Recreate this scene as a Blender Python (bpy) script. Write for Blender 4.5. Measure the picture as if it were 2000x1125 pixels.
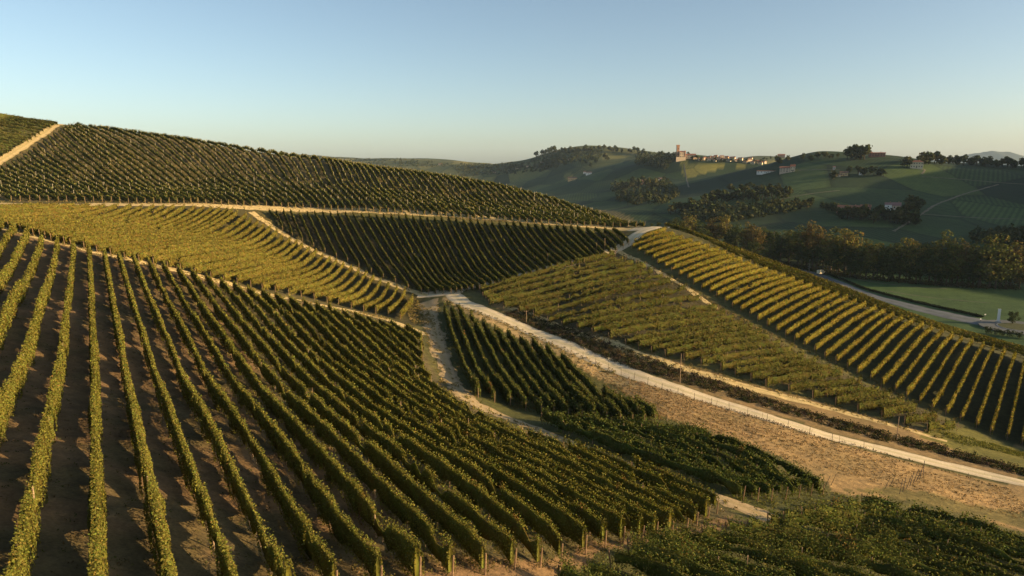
import bpy, math, random
import numpy as np
random.seed(7); RNG=np.random.default_rng(11)
scene=bpy.context.scene
for o in list(bpy.data.objects): bpy.data.objects.remove(o)
COL=scene.collection
# ---------------------------------------------------------------- camera
F=1333.0; PITCH=math.atan((562.5-325)/F); CP,SP=math.cos(PITCH),math.sin(PITCH)
CAMZ=100.0
cam=bpy.data.cameras.new('camera'); co=bpy.data.objects.new('camera',cam); COL.objects.link(co)
cam.sensor_width=36; cam.lens=36*F/2000; cam.clip_start=0.5; cam.clip_end=60000
co.location=(0,0,CAMZ); co.rotation_euler=(math.pi/2-PITCH,0,0); scene.camera=co
# ---------------------------------------------------------------- sun, sky, exposure
SUN_AZ=107.0; SUN_EL=13.0; HAZE=0.00003
w=bpy.data.worlds.new('World'); scene.world=w; w.use_nodes=True
nt=w.node_tree; bg=nt.nodes['Background']; sky=nt.nodes.new('ShaderNodeTexSky'); sky.sky_type='NISHITA'
sky.sun_disc=False; sky.sun_elevation=math.radians(SUN_EL); sky.sun_rotation=math.radians(SUN_AZ)
sky.altitude=1000; sky.air_density=0.8; sky.dust_density=3.2; sky.ozone_density=2.0
tn=nt.nodes.new('ShaderNodeMix'); tn.data_type='RGBA'; tn.blend_type='MULTIPLY'; tn.inputs[0].default_value=1.0; tn.inputs[7].default_value=(1.50,1.33,1.08,1)
nt.links.new(sky.outputs[0],tn.inputs[6]); nt.links.new(tn.outputs[2],bg.inputs[0]); bg.inputs[1].default_value=0.079
sl=bpy.data.lights.new('sun','SUN'); sl.energy=5.0; sl.angle=math.radians(0.6); sl.color=(1.0,0.71,0.38)
so=bpy.data.objects.new('sun',sl); COL.objects.link(so)
_a,_e=math.radians(SUN_AZ),math.radians(SUN_EL)
from mathutils import Vector
SDIR=Vector((math.sin(_a)*math.cos(_e),math.cos(_a)*math.cos(_e),math.sin(_e)))
so.rotation_euler=SDIR.to_track_quat('Z','Y').to_euler(); so.location=(300,-100,300)
scene.render.engine='CYCLES'
vs=scene.view_settings; vs.view_transform='Standard'; vs.look='None'; vs.exposure=1.15; vs.gamma=1.0; vs.use_curve_mapping=False
scene.cycles.max_bounces=5; scene.cycles.diffuse_bounces=2; scene.cycles.glossy_bounces=1
scene.cycles.transmission_bounces=3; scene.cycles.transparent_max_bounces=4; scene.cycles.volume_bounces=0
# ---------------------------------------------------------------- terrain control points
def ray(px,py):
    a=(np.asarray(px,float)-1000)/F; b=(562.5-np.asarray(py,float))/F
    return np.stack([a, CP+b*SP, -SP+b*CP],-1)
ctl=[]
def C(px,py,Y,dz=0.0):
    r=ray(px,py); p=r*(Y/r[1]); ctl.append((p[0],p[1],p[2]+dz))
def Wp(x,y,z): ctl.append((x,y,z))
VD=ray(170,325)[:2]; VD=VD/np.hypot(*VD); VN=np.array([VD[1],-VD[0]]); UB,SPC=-1.1,2.4
A_OBS={1:[(45,550)],2:[(81,574),(18,748)],3:[(143,469),(100,768),(19,1117)],
 6:[(231,487),(320,768),(393,958),(457,1117)],7:[(379,768),(469.5,946),(565,1111)],
 8:[(288.5,502),(428,768),(600,1028)],9:[(479,768),(600,923),(747,1095)],
 10:[(345.6,515.6),(520,768),(822,1080)],11:[(565,768),(886,1070)],
 14:[(453,548),(1055,1058)],16:[(1145,1040)],18:[(563,577),(1220,1022)],
 22:[(663,600),(700,628),(900,782),(1340,1003)],27:[(786,630),(832,660)]}
for i,ps in A_OBS.items():
    for x,y in ps:
        r=ray(x,y); P=r*((UB+SPC*(i-4))/(r[:2]@VN)); ctl.append((P[0],P[1],P[2]-1.8))
# olive field behind it and the two hill fields
for a in [(0,445,136),(0,398,207),(120,398,210),(250,400,214),(380,402,220),(500,412,226),(560,452,216),(640,497,205),(730,545,192),(815,590,179),
          (300,460,178),(450,500,168),
          (540,410,229),(700,412,232),(850,420,232),(1000,434,230),(1120,444,228),(1200,452,224),
          (780,553,190),(870,566,186),(960,550,188),(1080,520,195),(1180,497,203),(800,480,212),(1000,490,210)]: C(*a)
for a in [(0,320,262),(60,345,242),(130,240,318),(120,310,268),(250,330,262),(330,267,318),(400,350,262),(500,297,312),(560,350,268),(620,308,315),(640,360,264),(700,321,312),(760,370,262),(800,332,308),
          (890,346,300),(900,385,262),(985,362,292),(1040,402,258),(1080,386,280),(1180,416,256),(1260,440,236)]: C(*a,dz=-1.4)
for a in [(0,220,350),(60,232,345),(-150,200,350)]: C(*a,dz=-1.4)
# back of the hill
for x,z in [(-150,-3),(0,4),(200,-2),(400,-10),(600,-14),(800,-20),(950,-28),(1080,-38)]:
    r=ray(x,325); p=r*(440/r[1]); Wp(p[0],p[1],z)
for x,z in [(-150,-45),(200,-50),(500,-60),(800,-70),(1000,-78)]:
    r=ray(x,325); p=r*(750/r[1]); Wp(p[0],p[1],z)
for x,z in [(1150,-60),(1250,-62),(1350,-66),(1450,-70)]:
    r=ray(x,325); p=r*(360/r[1]); Wp(p[0],p[1],z)
# road, junction, centre fields
for a in [(1190,493,204),(980,550,186),(900,566,183),(850,578,180),(1000,624,158),(1100,670,141),(1200,717,129),(1300,754,120),(1400,787,113),(1500,816,107),(1600,847,102),(1800,897,95),(2000,943,88),
          (870,745,113),(890,640,150),(935,775,105),(1000,800,103),(1130,812,101),(1280,818,99),
          (1420,860,93),(1500,885,88),(1600,960,76),(1700,940,81),(1900,1010,73),(2000,1000,77),(1350,905,81),(1500,990,66),
          (1300,1080,48.5),(1130,1125,42),(1600,1110,52),(1900,1060,65),(1950,1150,55)]: C(*a)
for a in [(1225,672,137),(1411,718,129),(1590,775,121),(1842,845,112),(1060,628,158),
          (1310,550,178),(1216,497,202),(1400,610,160),(1500,660,148),(1640,728,135),(1789,798,124),(1998,875,113),
          (1300,452,214),(1450,511,200),(1600,568,188),(1720,607,180),(1860,657,170),(1983,697,162)]: C(*a)
# crest beyond the bright rows, then down into the valley
for a in [(1290,434,228),(1400,470,222),(1500,505,216),(1640,555,206),(1740,597,199),(1850,636,192),(2000,675,184)]: C(*a,dz=-1.5)
for x,z,Y in [(1450,-48,260),(1600,-58,258),(1750,-66,256),(1900,-70,250),(2100,-71,240),(2400,-66,220)]:
    r=ray(x,325); p=r*(Y/r[1]); Wp(p[0],p[1],z)
VZ=-71.0
for x,Y in [(1500,480),(1600,320),(1600,450),(1750,300),(1750,420),(1900,290),(1900,420),(2000,330),(2000,430),(2200,330),(1450,430)]:
    r=ray(x,325); p=r*(Y/r[1]); Wp(p[0],p[1],VZ)
# far slopes, right
for a in [(1620,470,560),(1720,470,560),(1850,470,560),(2000,480,540),(1665,415,690),(1760,410,700),(1900,420,690),(2050,420,690),
          (1550,440,640),(1450,430,700),(1330,420,800),(1240,410,850),
          (1500,380,850),(1650,350,880),(1850,355,860),(2000,365,850),(1700,308,1010),(1750,307,1000),(1795,324,930),(1840,320,1010),(1920,323,1020),(2010,331,1020),(2150,335,1000),
          (1640,305,1060),(1600,297,1100),(1545,308,1130),(1510,335,1050),(1400,370,1050),(1300,390,1050),
          (1320,308,1500),(1360,306,1500),(1420,311,1480),(1490,314,1440),(1370,345,1330),(1440,335,1330),(1300,345,1400),(1230,350,1450),(1150,380,1300),
          (1200,325,1800),(1110,352,1700),(1040,345,2000),(950,350,2100),
          (1000,322,2600),(1050,303,2300),(1095,292,2250),(1150,287,2250),(1220,292,2150),(1265,299,2000),(1300,303,1750),
          (1220,310,1950),(1130,315,1950),
          (940,320,3000),(870,318,3200),(800,310,3300),(740,316,3300),(680,309,3500),(600,306,3600),(500,310,3600)]: C(*a)
for a in [(1340,322,2200),(1400,322,2200),(1480,303,2300),(1440,310,2300),(1530,312,2300)]: C(*a)
for x,z,Y in [(1000,-110,3600),(1150,-90,3200),(1300,-90,2700),(1480,-90,3000),(1700,-70,1600),(1900,-70,1700),(2100,-60,1700),(800,-110,4600),(500,-110,4800),(1590,-40,1500),(1000,-120,7000),(500,-120,8000),(1500,-120,7000),(2000,-110,6000)]:
    r=ray(x,325); p=r*(Y/r[1]); Wp(p[0],p[1],z)
# out of the frame: left hill flank, behind the camera, right side
for p in [(-300,150,2),(-420,300,22),(-600,600,-20),(-200,40,-6),(-60,10,-14),(-40,-40,-14),(0,-60,-20),(40,-40,-26),(60,10,-30),(0,8,-19),(20,20,-24),(110,60,-38),(140,100,-47),(180,60,-52),(260,140,-69),(330,200,-71),(420,330,-70),
          (0,-250,-30),(-250,-200,-5),(250,-200,-55),(-900,0,-20),(900,0,-60),(0,-900,-60),(700,-700,-60),(-700,-700,-40),(-2500,0,-80),(2500,0,-80),(0,-2500,-80),(-3000,3000,-90),(3000,3000,-90),(-7000,-2000,-110),(7000,-2000,-110),(0,-8000,-110)]: Wp(*p)
ctl=np.array(ctl)
def tps_fit(P,v,lam):
    n=len(P); d=np.hypot(P[:,None,0]-P[None,:,0],P[:,None,1]-P[None,:,1])
    K=np.where(d>0,d*d*np.log(np.maximum(d,1e-9)),0)+lam*np.eye(n)
    Q=np.c_[np.ones(n),P]; M=np.block([[K,Q],[Q.T,np.zeros((3,3))]])
    return np.linalg.solve(M,np.r_[v,np.zeros(3)])
def logpol(x,y): return np.stack([np.arctan2(x,y),np.log(np.hypot(x,y)+6.0)],-1)
# periodic copies so that the sheet closes behind the camera
cp_=logpol(ctl[:,0],ctl[:,1]); cz=ctl[:,2]
b=np.abs(cp_[:,0])>1.9
ext=cp_[b].copy(); ext[:,0]-=np.sign(ext[:,0])*2*math.pi
PP=np.r_[cp_,ext]; PZ=np.r_[cz,cz[b]]
WT=tps_fit(PP,PZ,2e-4)
TH=np.r_[np.linspace(-math.pi,-0.80,56)[:-1],np.linspace(-0.80,0.80,620),np.linspace(0.80,math.pi,60)[1:]]
LR=np.log(np.r_[np.geomspace(9,420,300),np.geomspace(420,12000,170)[1:]])
G_TH,G_LR=np.meshgrid(TH,LR,indexing='ij')
gx=np.exp(G_LR)*np.sin(G_TH); gy=np.exp(G_LR)*np.cos(G_TH)
E_=np.stack([G_TH.ravel(),np.log(np.exp(G_LR.ravel())+6.0)],-1)
H=np.zeros(len(E_))
for s in range(0,len(E_),20000):
    e=E_[s:s+20000]; d2=(e[:,None,0]-PP[None,:,0])**2+(e[:,None,1]-PP[None,:,1])**2
    H[s:s+20000]=(0.5*d2*np.log(np.maximum(d2,1e-18)))@WT[:len(PP)]+WT[-3]+e@WT[-2:]
H=H.reshape(gx.shape)
H=np.maximum(H,-135)
# the long ridge across the valley, beyond the right edge of the view, that shades the valley at this hour
RIDGE=[(590,110,-20),(640,215,10),(760,470,70),(900,740,84),(1120,1000,90)]
def seg_field(x,y,pl):
    best=np.full(x.shape,1e9); hh=np.zeros(x.shape)
    for (x0,y0,h0),(x1,y1,h1) in zip(pl[:-1],pl[1:]):
        dx,dy=x1-x0,y1-y0; t=np.clip(((x-x0)*dx+(y-y0)*dy)/(dx*dx+dy*dy),0,1)
        d=np.hypot(x-x0-t*dx,y-y0-t*dy); m=d<best; best=np.where(m,d,best); hh=np.where(m,h0+(h1-h0)*t,hh)
    return best,hh
rd,rh=seg_field(gx,gy,RIDGE); k=np.exp(-0.5*(rd/95.0)**2); H=H+np.maximum(rh-H,0)*k
# small natural unevenness
def vnoise(x,y,s,seed):
    r=np.random.default_rng(seed); T=r.random((64,64)); u,v=x/s,y/s; i,j=np.floor(u).astype(int),np.floor(v).astype(int)
    a,b=u-i,v-j; a=a*a*(3-2*a); b=b*b*(3-2*b)
    g=lambda p,q:T[p%64,q%64]
    return (g(i,j)*(1-a)+g(i+1,j)*a)*(1-b)+(g(i,j+1)*(1-a)+g(i+1,j+1)*a)*b-0.5
rr=np.exp(G_LR)
H=H+0.35*vnoise(gx,gy,9,1)+0.12*vnoise(gx,gy,2.5,2)+np.clip((rr-500)/900,0,1)*(14*vnoise(gx,gy,260,3)+6*vnoise(gx,gy,90,4))
def ground(x,y):
    x=np.asarray(x,float); y=np.asarray(y,float)
    th=np.arctan2(x,y); lr=np.log(np.maximum(np.hypot(x,y),9.01))
    i=np.clip(np.searchsorted(TH,th)-1,0,len(TH)-2); j=np.clip(np.searchsorted(LR,lr)-1,0,len(LR)-2)
    a=(th-TH[i])/(TH[i+1]-TH[i]); b=np.clip((lr-LR[j])/(LR[j+1]-LR[j]),0,1)
    return (H[i,j]*(1-a)*(1-b)+H[i+1,j]*a*(1-b)+H[i,j+1]*(1-a)*b+H[i+1,j+1]*a*b)
TT=np.geomspace(9,9000,1500)
def at(pts,off=0.0,tmin=9.0,tmax=9000.0):
    """points where the sight lines through picture points meet the ground raised by off"""
    pts=np.atleast_2d(np.asarray(pts,float)); r=ray(pts[:,0],pts[:,1]); r=r/np.hypot(r[:,0],r[:,1])[:,None]
    T=TT[(TT>=tmin)&(TT<=tmax)]
    out=np.zeros((len(pts),2))
    for n in range(len(pts)):
        x,y,z=r[n,0]*T,r[n,1]*T,r[n,2]*T
        d=z-(ground(x,y)+off); k=np.where(d<0)[0]
        if len(k)==0: t=T[np.argmin(np.abs(d)/T)]
        elif k[0]==0: t=T[0]
        else: t=T[k[0]-1]+(T[k[0]]-T[k[0]-1])*d[k[0]-1]/(d[k[0]-1]-d[k[0]])
        out[n]=r[n,:2]*t
    return out
#@@STAGE1
# ---------------------------------------------------------------- helpers: materials
def mat(name,rough=0.9):
    m=bpy.data.materials.new(name); m.use_nodes=True; n=m.node_tree.nodes; b=n['Principled BSDF']
    b.inputs['Roughness'].default_value=rough; b.inputs['Specular IOR Level'].default_value=0.15
    return m,m.node_tree,b
def nz(t,scale,detail=3.0,vec=None,rough=0.6):
    n=t.nodes.new('ShaderNodeTexNoise'); n.inputs['Scale'].default_value=scale; n.inputs['Detail'].default_value=detail; n.inputs['Roughness'].default_value=rough
    if vec is not None: t.links.new(vec,n.inputs['Vector'])
    return n
def ramp(t,inp,stops):
    r=t.nodes.new('ShaderNodeValToRGB'); e=r.color_ramp.elements
    while len(e)<len(stops): e.new(0.5)
    for k,(p,c) in enumerate(stops): e[k].position=p; e[k].color=(*c,1) if len(c)==3 else c
    t.links.new(inp,r.inputs[0]); return r
def mixc(t,fac,a,b,mode='MIX'):
    m=t.nodes.new('ShaderNodeMix'); m.data_type='RGBA'; m.blend_type=mode
    for s_,v in ((m.inputs[0],fac),(m.inputs[6],a),(m.inputs[7],b)):
        if hasattr(v,'is_linked'): t.links.new(v,s_)
        elif isinstance(v,(int,float)): s_.default_value=v
        else: s_.default_value=(*v,1)
    return m.outputs[2]
def pos(t): return t.nodes.new('ShaderNodeNewGeometry').outputs['Position']
def bump(t,b,h,strength=0.5,dist=0.1):
    n=t.nodes.new('ShaderNodeBump'); n.inputs['Strength'].default_value=strength; n.inputs['Distance'].default_value=dist
    t.links.new(h,n.inputs['Height']); t.links.new(n.outputs[0],b.inputs['Normal'])
def simple(name,col,var=0.25,scale=3.0,rough=0.9,bmp=0.0):
    m,t,b=mat(name,rough); p=pos(t); n=nz(t,scale,4,p)
    r=ramp(t,n.outputs[0],[(0.3,tuple(c*(1-var) for c in col)),(0.7,tuple(min(1,c*(1+var)) for c in col))])
    t.links.new(r.outputs[0],b.inputs['Base Color'])
    if bmp: bump(t,b,n.outputs[0],0.6,bmp)
    return m
def leaf_mat(name,trans=0.3):
    m=bpy.data.materials.new(name); m.use_nodes=True; t=m.node_tree; n=t.nodes; n.clear()
    o=n.new('ShaderNodeOutputMaterial'); a=n.new('ShaderNodeAttribute'); a.attribute_name='tint'
    d=n.new('ShaderNodeBsdfDiffuse'); tr=n.new('ShaderNodeBsdfTranslucent'); g=n.new('ShaderNodeBsdfGlossy'); g.inputs['Roughness'].default_value=0.5
    mx=n.new('ShaderNodeMixShader'); mx.inputs[0].default_value=trans; m2=n.new('ShaderNodeMixShader'); m2.inputs[0].default_value=0.0
    tc=mixc(t,1.0,a.outputs['Color'],(1.0,1.0,0.45),'MULTIPLY')
    t.links.new(a.outputs['Color'],d.inputs[0]); t.links.new(tc,tr.inputs[0])
    t.links.new(d.outputs[0],mx.inputs[1]); t.links.new(tr.outputs[0],mx.inputs[2]); t.links.new(mx.outputs[0],m2.inputs[1]); t.links.new(g.outputs[0],m2.inputs[2])
    t.links.new(m2.outputs[0],o.inputs[0]); return m
M={}
M['leaf']=leaf_mat('vine_leaf',0.22); M['tree_leaf']=leaf_mat('tree_leaf',0.15); M['dry']=leaf_mat('dry_grass',0.15)
M['post']=simple('weathered_post',(0.27,0.19,0.12),0.35,6.0); M['trunk']=simple('bark',(0.10,0.075,0.05),0.4,5.0)
M['endpost']=simple('brown_end_post',(0.19,0.125,0.075),0.35,6.0); M['palepost']=simple('pale_post',(0.34,0.30,0.21),0.3,6.0)  # pale_post: sunlight caught by the hill stakes put into the wood colour
M['darkstake']=simple('dark_stake',(0.07,0.055,0.045),0.3,5.0)
# ground: the colour of soil, grass and crops is stored per vertex; relief and grain are procedural
m,t,b=mat('soil_and_grass',0.95); p=pos(t); at_=t.nodes.new('ShaderNodeAttribute'); at_.attribute_name='cover'
n1=nz(t,0.9,6,p,0.7); n2=nz(t,0.12,4,p); n3=nz(t,6.0,3,p,0.7)
v1=ramp(t,n1.outputs[0],[(0.25,(0.55,0.55,0.55)),(0.75,(1.45,1.4,1.3))]); v2=ramp(t,n2.outputs[0],[(0.3,(0.75,0.8,0.75)),(0.7,(1.25,1.2,1.15))]); v3=ramp(t,n3.outputs[0],[(0.3,(0.75,0.75,0.75)),(0.7,(1.25,1.25,1.25))])
c=mixc(t,1.0,at_.outputs['Color'],v1.outputs[0],'MULTIPLY'); c=mixc(t,1.0,c,v2.outputs[0],'MULTIPLY'); c=mixc(t,1.0,c,v3.outputs[0],'MULTIPLY')
fa=t.nodes.new('ShaderNodeAttribute'); fa.attribute_name='fields'
mp=t.nodes.new('ShaderNodeMapping'); mp.inputs['Scale'].default_value=(1/95,1/150,0.0); mp.inputs['Rotation'].default_value=(0,0,0.5); t.links.new(p,mp.inputs[0])
vo=t.nodes.new('ShaderNodeTexVoronoi'); vo.inputs['Scale'].default_value=1.0; t.links.new(mp.outputs[0],vo.inputs['Vector'])
ve=t.nodes.new('ShaderNodeTexVoronoi'); ve.feature='DISTANCE_TO_EDGE'; ve.inputs['Scale'].default_value=1.0; t.links.new(mp.outputs[0],ve.inputs['Vector'])
sc=t.nodes.new('ShaderNodeSeparateColor'); t.links.new(vo.outputs['Color'],sc.inputs[0])
tone=ramp(t,sc.outputs[0],[(0.0,(0.5,0.58,0.6)),(0.5,(0.95,1.0,0.9)),(1.0,(2.0,1.65,1.2))])
edge=ramp(t,ve.outputs['Distance'],[(0.0,(0.55,0.6,0.55)),(0.035,(1,1,1))])
ang=t.nodes.new('ShaderNodeMath'); ang.operation='MULTIPLY'; ang.inputs[1].default_value=3.14; t.links.new(sc.outputs[1],ang.inputs[0])
vr=t.nodes.new('ShaderNodeVectorRotate'); vr.rotation_type='Z_AXIS'; t.links.new(p,vr.inputs[0]); t.links.new(ang.outputs[0],vr.inputs['Angle'])
wv=t.nodes.new('ShaderNodeTexWave'); wv.inputs['Scale'].default_value=0.062; wv.inputs['Distortion'].default_value=0.6; wv.inputs['Detail Scale'].default_value=0.1; t.links.new(vr.outputs[0],wv.inputs['Vector'])
stripe=ramp(t,wv.outputs['Fac'],[(0.2,(0.72,0.76,0.72)),(0.8,(1.25,1.22,1.15))])
fc=mixc(t,1.0,c,tone.outputs[0],'MULTIPLY'); fc=mixc(t,1.0,fc,edge.outputs[0],'MULTIPLY'); fc=mixc(t,1.0,fc,stripe.outputs[0],'MULTIPLY'); c=mixc(t,fa.outputs['Fac'],c,fc)
t.links.new(c,b.inputs['Base Color']); bump(t,b,n1.outputs[0],0.7,0.25); M['ground']=m
def track_mat(name,c0,c1,scale=0.8,bm=0.08):
    m,t,b=mat(name,0.95); p=pos(t); a=nz(t,scale,5,p,0.7); r=ramp(t,a.outputs[0],[(0.3,c0),(0.7,c1)])
    f=nz(t,5.0,3,p,0.7); v=ramp(t,f.outputs[0],[(0.3,(0.8,0.8,0.8)),(0.7,(1.2,1.2,1.2))])
    # two pale wheel ruts along the strip
    u=t.nodes.new('ShaderNodeUVMap'); u.uv_map='strip'; sx=t.nodes.new('ShaderNodeSeparateXYZ'); t.links.new(u.outputs[0],sx.inputs[0])
    rr=ramp(t,sx.outputs[0],[(0.0,(0.85,0.85,0.8)),(0.25,(1.12,1.12,1.15)),(0.5,(0.9,0.92,0.82)),(0.75,(1.12,1.12,1.15)),(1.0,(0.85,0.85,0.8))])
    c=mixc(t,1.0,r.outputs[0],v.outputs[0],'MULTIPLY'); c=mixc(t,1.0,c,rr.outputs[0],'MULTIPLY')
    t.links.new(c,b.inputs['Base Color']); bump(t,b,f.outputs[0],0.5,bm); return m
M['gravel']=track_mat('pale_gravel',(0.50,0.41,0.265),(0.62,0.52,0.345)); M['straw']=track_mat('straw_grass',(0.36,0.27,0.12),(0.60,0.46,0.22),1.3,0.15)
M['dirt']=track_mat('dry_dirt',(0.30,0.22,0.115),(0.40,0.305,0.17),0.6,0.10); M['asphalt']=track_mat('asphalt',(0.10,0.11,0.115),(0.16,0.17,0.175),0.2,0.02)
# ---------------------------------------------------------------- helpers: objects
def link(o,parent=None,label=None,cat=None,group=None,kind=None):
    COL.objects.link(o)
    if parent is not None: o.parent=parent
    if label: o['label']=label
    if cat: o['category']=cat
    if group: o['group']=group
    if kind: o['kind']=kind
    return o
def empty(name,loc,label,cat,group=None):
    o=bpy.data.objects.new(name,None); o.empty_display_size=0.5; o.location=loc; return link(o,None,label,cat,group)
def np_mesh(name,V,Q,material,tint=None,smooth=False):
    """quads from arrays"""
    me=bpy.data.meshes.new(name); V=np.asarray(V,np.float32); Q=np.asarray(Q,np.int32)
    me.vertices.add(len(V)); me.vertices.foreach_set('co',V.ravel()); me.loops.add(Q.size); me.loops.foreach_set('vertex_index',Q.ravel())
    me.polygons.add(len(Q)); me.polygons.foreach_set('loop_start',np.arange(len(Q),dtype=np.int32)*Q.shape[1])
    if tint is not None:
        a=me.attributes.new('tint','FLOAT_COLOR','POINT'); T=np.ones((len(V),4),np.float32); T[:,:3]=tint; a.data.foreach_set('color',T.ravel())
    me.update(calc_edges=True); me.materials.append(material)
    if smooth: me.polygons.foreach_set('use_smooth',np.ones(len(Q),bool))
    return me
def resample(P,step=None,n=None):
    P=np.asarray(P,float); d=np.r_[0,np.cumsum(np.hypot(*np.diff(P,axis=0).T))]
    if n is None: n=max(2,int(round(d[-1]/step))+1)
    s=np.linspace(0,d[-1],n); return np.c_[np.interp(s,d,P[:,0]),np.interp(s,d,P[:,1])]
def smooth_line(P,k=3):
    P=np.asarray(P,float)
    for _ in range(k):
        Q=P.copy(); Q[1:-1]=0.25*P[:-2]+0.5*P[1:-1]+0.25*P[2:]; P=Q
    return P
def inside(x,y,poly):
    r=np.zeros(x.shape,bool); n=len(poly); j=n-1
    for i in range(n):
        xi,yi=poly[i]; xj,yj=poly[j]
        c=((yi>y)!=(yj>y)); 
        with np.errstate(divide='ignore',invalid='ignore'): r^=c&(x<(xj-xi)*(y-yi)/(yj-yi)+xi)
        j=i
    return r
# ---------------------------------------------------------------- ground sheet
cover=np.zeros(H.shape+(3,))
cover[:]=(0.10,0.095,0.036)
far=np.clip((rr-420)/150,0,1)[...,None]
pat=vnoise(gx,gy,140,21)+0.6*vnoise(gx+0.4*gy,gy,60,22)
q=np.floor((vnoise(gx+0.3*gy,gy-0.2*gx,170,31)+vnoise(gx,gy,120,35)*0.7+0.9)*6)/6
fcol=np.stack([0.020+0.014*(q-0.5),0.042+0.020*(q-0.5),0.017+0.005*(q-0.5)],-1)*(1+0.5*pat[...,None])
vf=np.clip((rr-1500)/700,0,1)[...,None]; fcol=fcol*(1-vf)+vf*np.stack([0.06+0.08*(q-0.5),0.075+0.06*(q-0.5),0.035+0.02*(q-0.5)],-1)  # most distant hills paler, their sunlit patches put into the cover colour
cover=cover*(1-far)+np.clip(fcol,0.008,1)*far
def paint(poly,col,soft=0.0,world=False):
    P=at(poly) if not world else np.asarray(poly,float)
    j=0.9*vnoise(gx,gy,2.2,5); mk=inside(gx+j,gy-j,P)&(rr<4000)&(np.cos(G_TH)>0.3)
    cover[mk]=col
paint([(0,445),(400,540),(800,642),(860,745),(960,818),(1200,915),(1430,1000),(1400,1020),(1150,1085),(900,1125),(600,1180),(0,1180),(-60,800)],(0.185,0.122,0.062))
paint([(420,560),(800,642),(860,745),(960,818),(1200,915),(1430,1000),(1150,1085),(900,1090),(560,800)],(0.10,0.085,0.042))
_A=at([(-200,445),(0,445),(400,540),(800,642),(860,745),(960,818),(1200,915),(1430,1000),(1150,1085),(900,1125),(600,1180),(0,1180),(-300,900)]); mk=inside(gx,gy,_A)&(rr<220)
wd=np.clip((vnoise(gx,gy,2.4,81)+0.9*vnoise(gx,gy,9,82)+0.02)*2.0,0,0.55)[mk][:,None]; cover[mk]=cover[mk]*(1-wd)+np.array((0.095,0.088,0.038))*wd
paint([(0,395),(500,410),(830,580),(810,640),(400,540),(0,440)],(0.08,0.07,0.03))
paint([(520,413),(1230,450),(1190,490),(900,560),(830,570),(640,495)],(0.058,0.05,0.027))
paint([(0,325),(130,240),(330,268),(620,311),(900,349),(1100,396),(1260,440),(1100,440),(800,418),(500,404),(0,394)],(0.13,0.105,0.046))
paint([(930,570),(1200,492),(1300,535),(1560,690),(1880,835),(1800,830),(1500,745),(1225,670),(1000,605)],(0.07,0.06,0.03))
paint([(1230,475),(1310,447),(1600,562),(2040,705),(2300,790),(2380,1020),(2040,890),(1900,830),(1560,665)],(0.05,0.052,0.022))
paint([(855,590),(1100,690),(1300,812),(1600,960),(1640,975),(1480,1000),(1200,895),(960,800),(880,735)],(0.075,0.078,0.026))
paint([(1100,690),(1300,760),(1600,855),(2060,962),(2060,1050),(1800,980),(1640,965),(1590,925),(1450,860),(1290,812),(1200,745)],(0.33,0.225,0.105))
paint([(1640,958),(1750,972),(2060,1045),(2060,1005),(1900,985),(1750,950)],(0.17,0.14,0.055))
paint([(1640,975),(2060,1055),(2060,1180),(1000,1180),(1150,1090),(1450,1010)],(0.07,0.07,0.027))
paint([(950,590),(1000,595),(1240,685),(1500,760),(1800,838),(1990,870),(2060,890),(2060,945),(1800,890),(1500,808),(1200,705),(1000,620)],(0.22,0.155,0.075))
paint([(1780,845),(1880,835),(2060,890),(2060,935),(1900,890)],(0.12,0.115,0.03))
paint([(862,578),(868,592),(900,606),(960,634),(1040,670),(1110,702),(1190,750),(1260,760),(1150,705),(1000,632)],(0.40,0.29,0.14))
paint([(640,1150),(960,1108),(1220,1052),(1420,1008),(1455,1020),(1300,1058),(1150,1095),(1050,1150)],(0.21,0.135,0.072))
# valley meadow, then far fields whose sunlight is painted in as paler colour
mead=(H<-62)&(rr>240)&(rr<520)&(np.abs(G_TH)<1.0); cover[mead]=np.array((0.055,0.10,0.034))*(1+0.5*pat[mead][:,None])
paint([(1330,318),(1420,317),(1415,325),(1350,347),(1336,345)],(0.17,0.16,0.045)); paint([(1420,318),(1450,319),(1460,326),(1440,325)],(0.15,0.14,0.04)); paint([(1180,290),(1240,290),(1260,300),(1200,312),(1175,312)],(0.15,0.14,0.05)); paint([(1100,338),(1095,338),(1115,337),(1128,350),(1105,352)],(0.17,0.15,0.05))
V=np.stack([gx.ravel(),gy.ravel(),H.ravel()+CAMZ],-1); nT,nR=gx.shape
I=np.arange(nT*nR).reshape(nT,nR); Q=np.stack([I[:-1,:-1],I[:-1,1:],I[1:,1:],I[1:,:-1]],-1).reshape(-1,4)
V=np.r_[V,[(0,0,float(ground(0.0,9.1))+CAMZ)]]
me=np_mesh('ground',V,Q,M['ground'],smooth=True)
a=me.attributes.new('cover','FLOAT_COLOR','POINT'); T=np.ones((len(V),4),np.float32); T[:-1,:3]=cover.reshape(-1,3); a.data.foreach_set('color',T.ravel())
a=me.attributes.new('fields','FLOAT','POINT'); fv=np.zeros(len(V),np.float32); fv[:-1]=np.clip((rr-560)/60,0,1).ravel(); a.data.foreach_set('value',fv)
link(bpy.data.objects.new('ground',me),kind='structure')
# cap below the camera
cv=[(V[i*nR,0],V[i*nR,1],V[i*nR,2]) for i in range(0,nT-1,6)]; 
me=bpy.data.meshes.new('ground_cap'); me.from_pydata(cv+[(0,0,sum(c[2] for c in cv)/len(cv))],[],[(i,(i+1)%len(cv),len(cv)) for i in range(len(cv))]); 
me.materials.append(simple('cap_soil',(0.08,0.06,0.035)))
link(bpy.data.objects.new('ground_cap',me),kind='structure')
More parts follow.
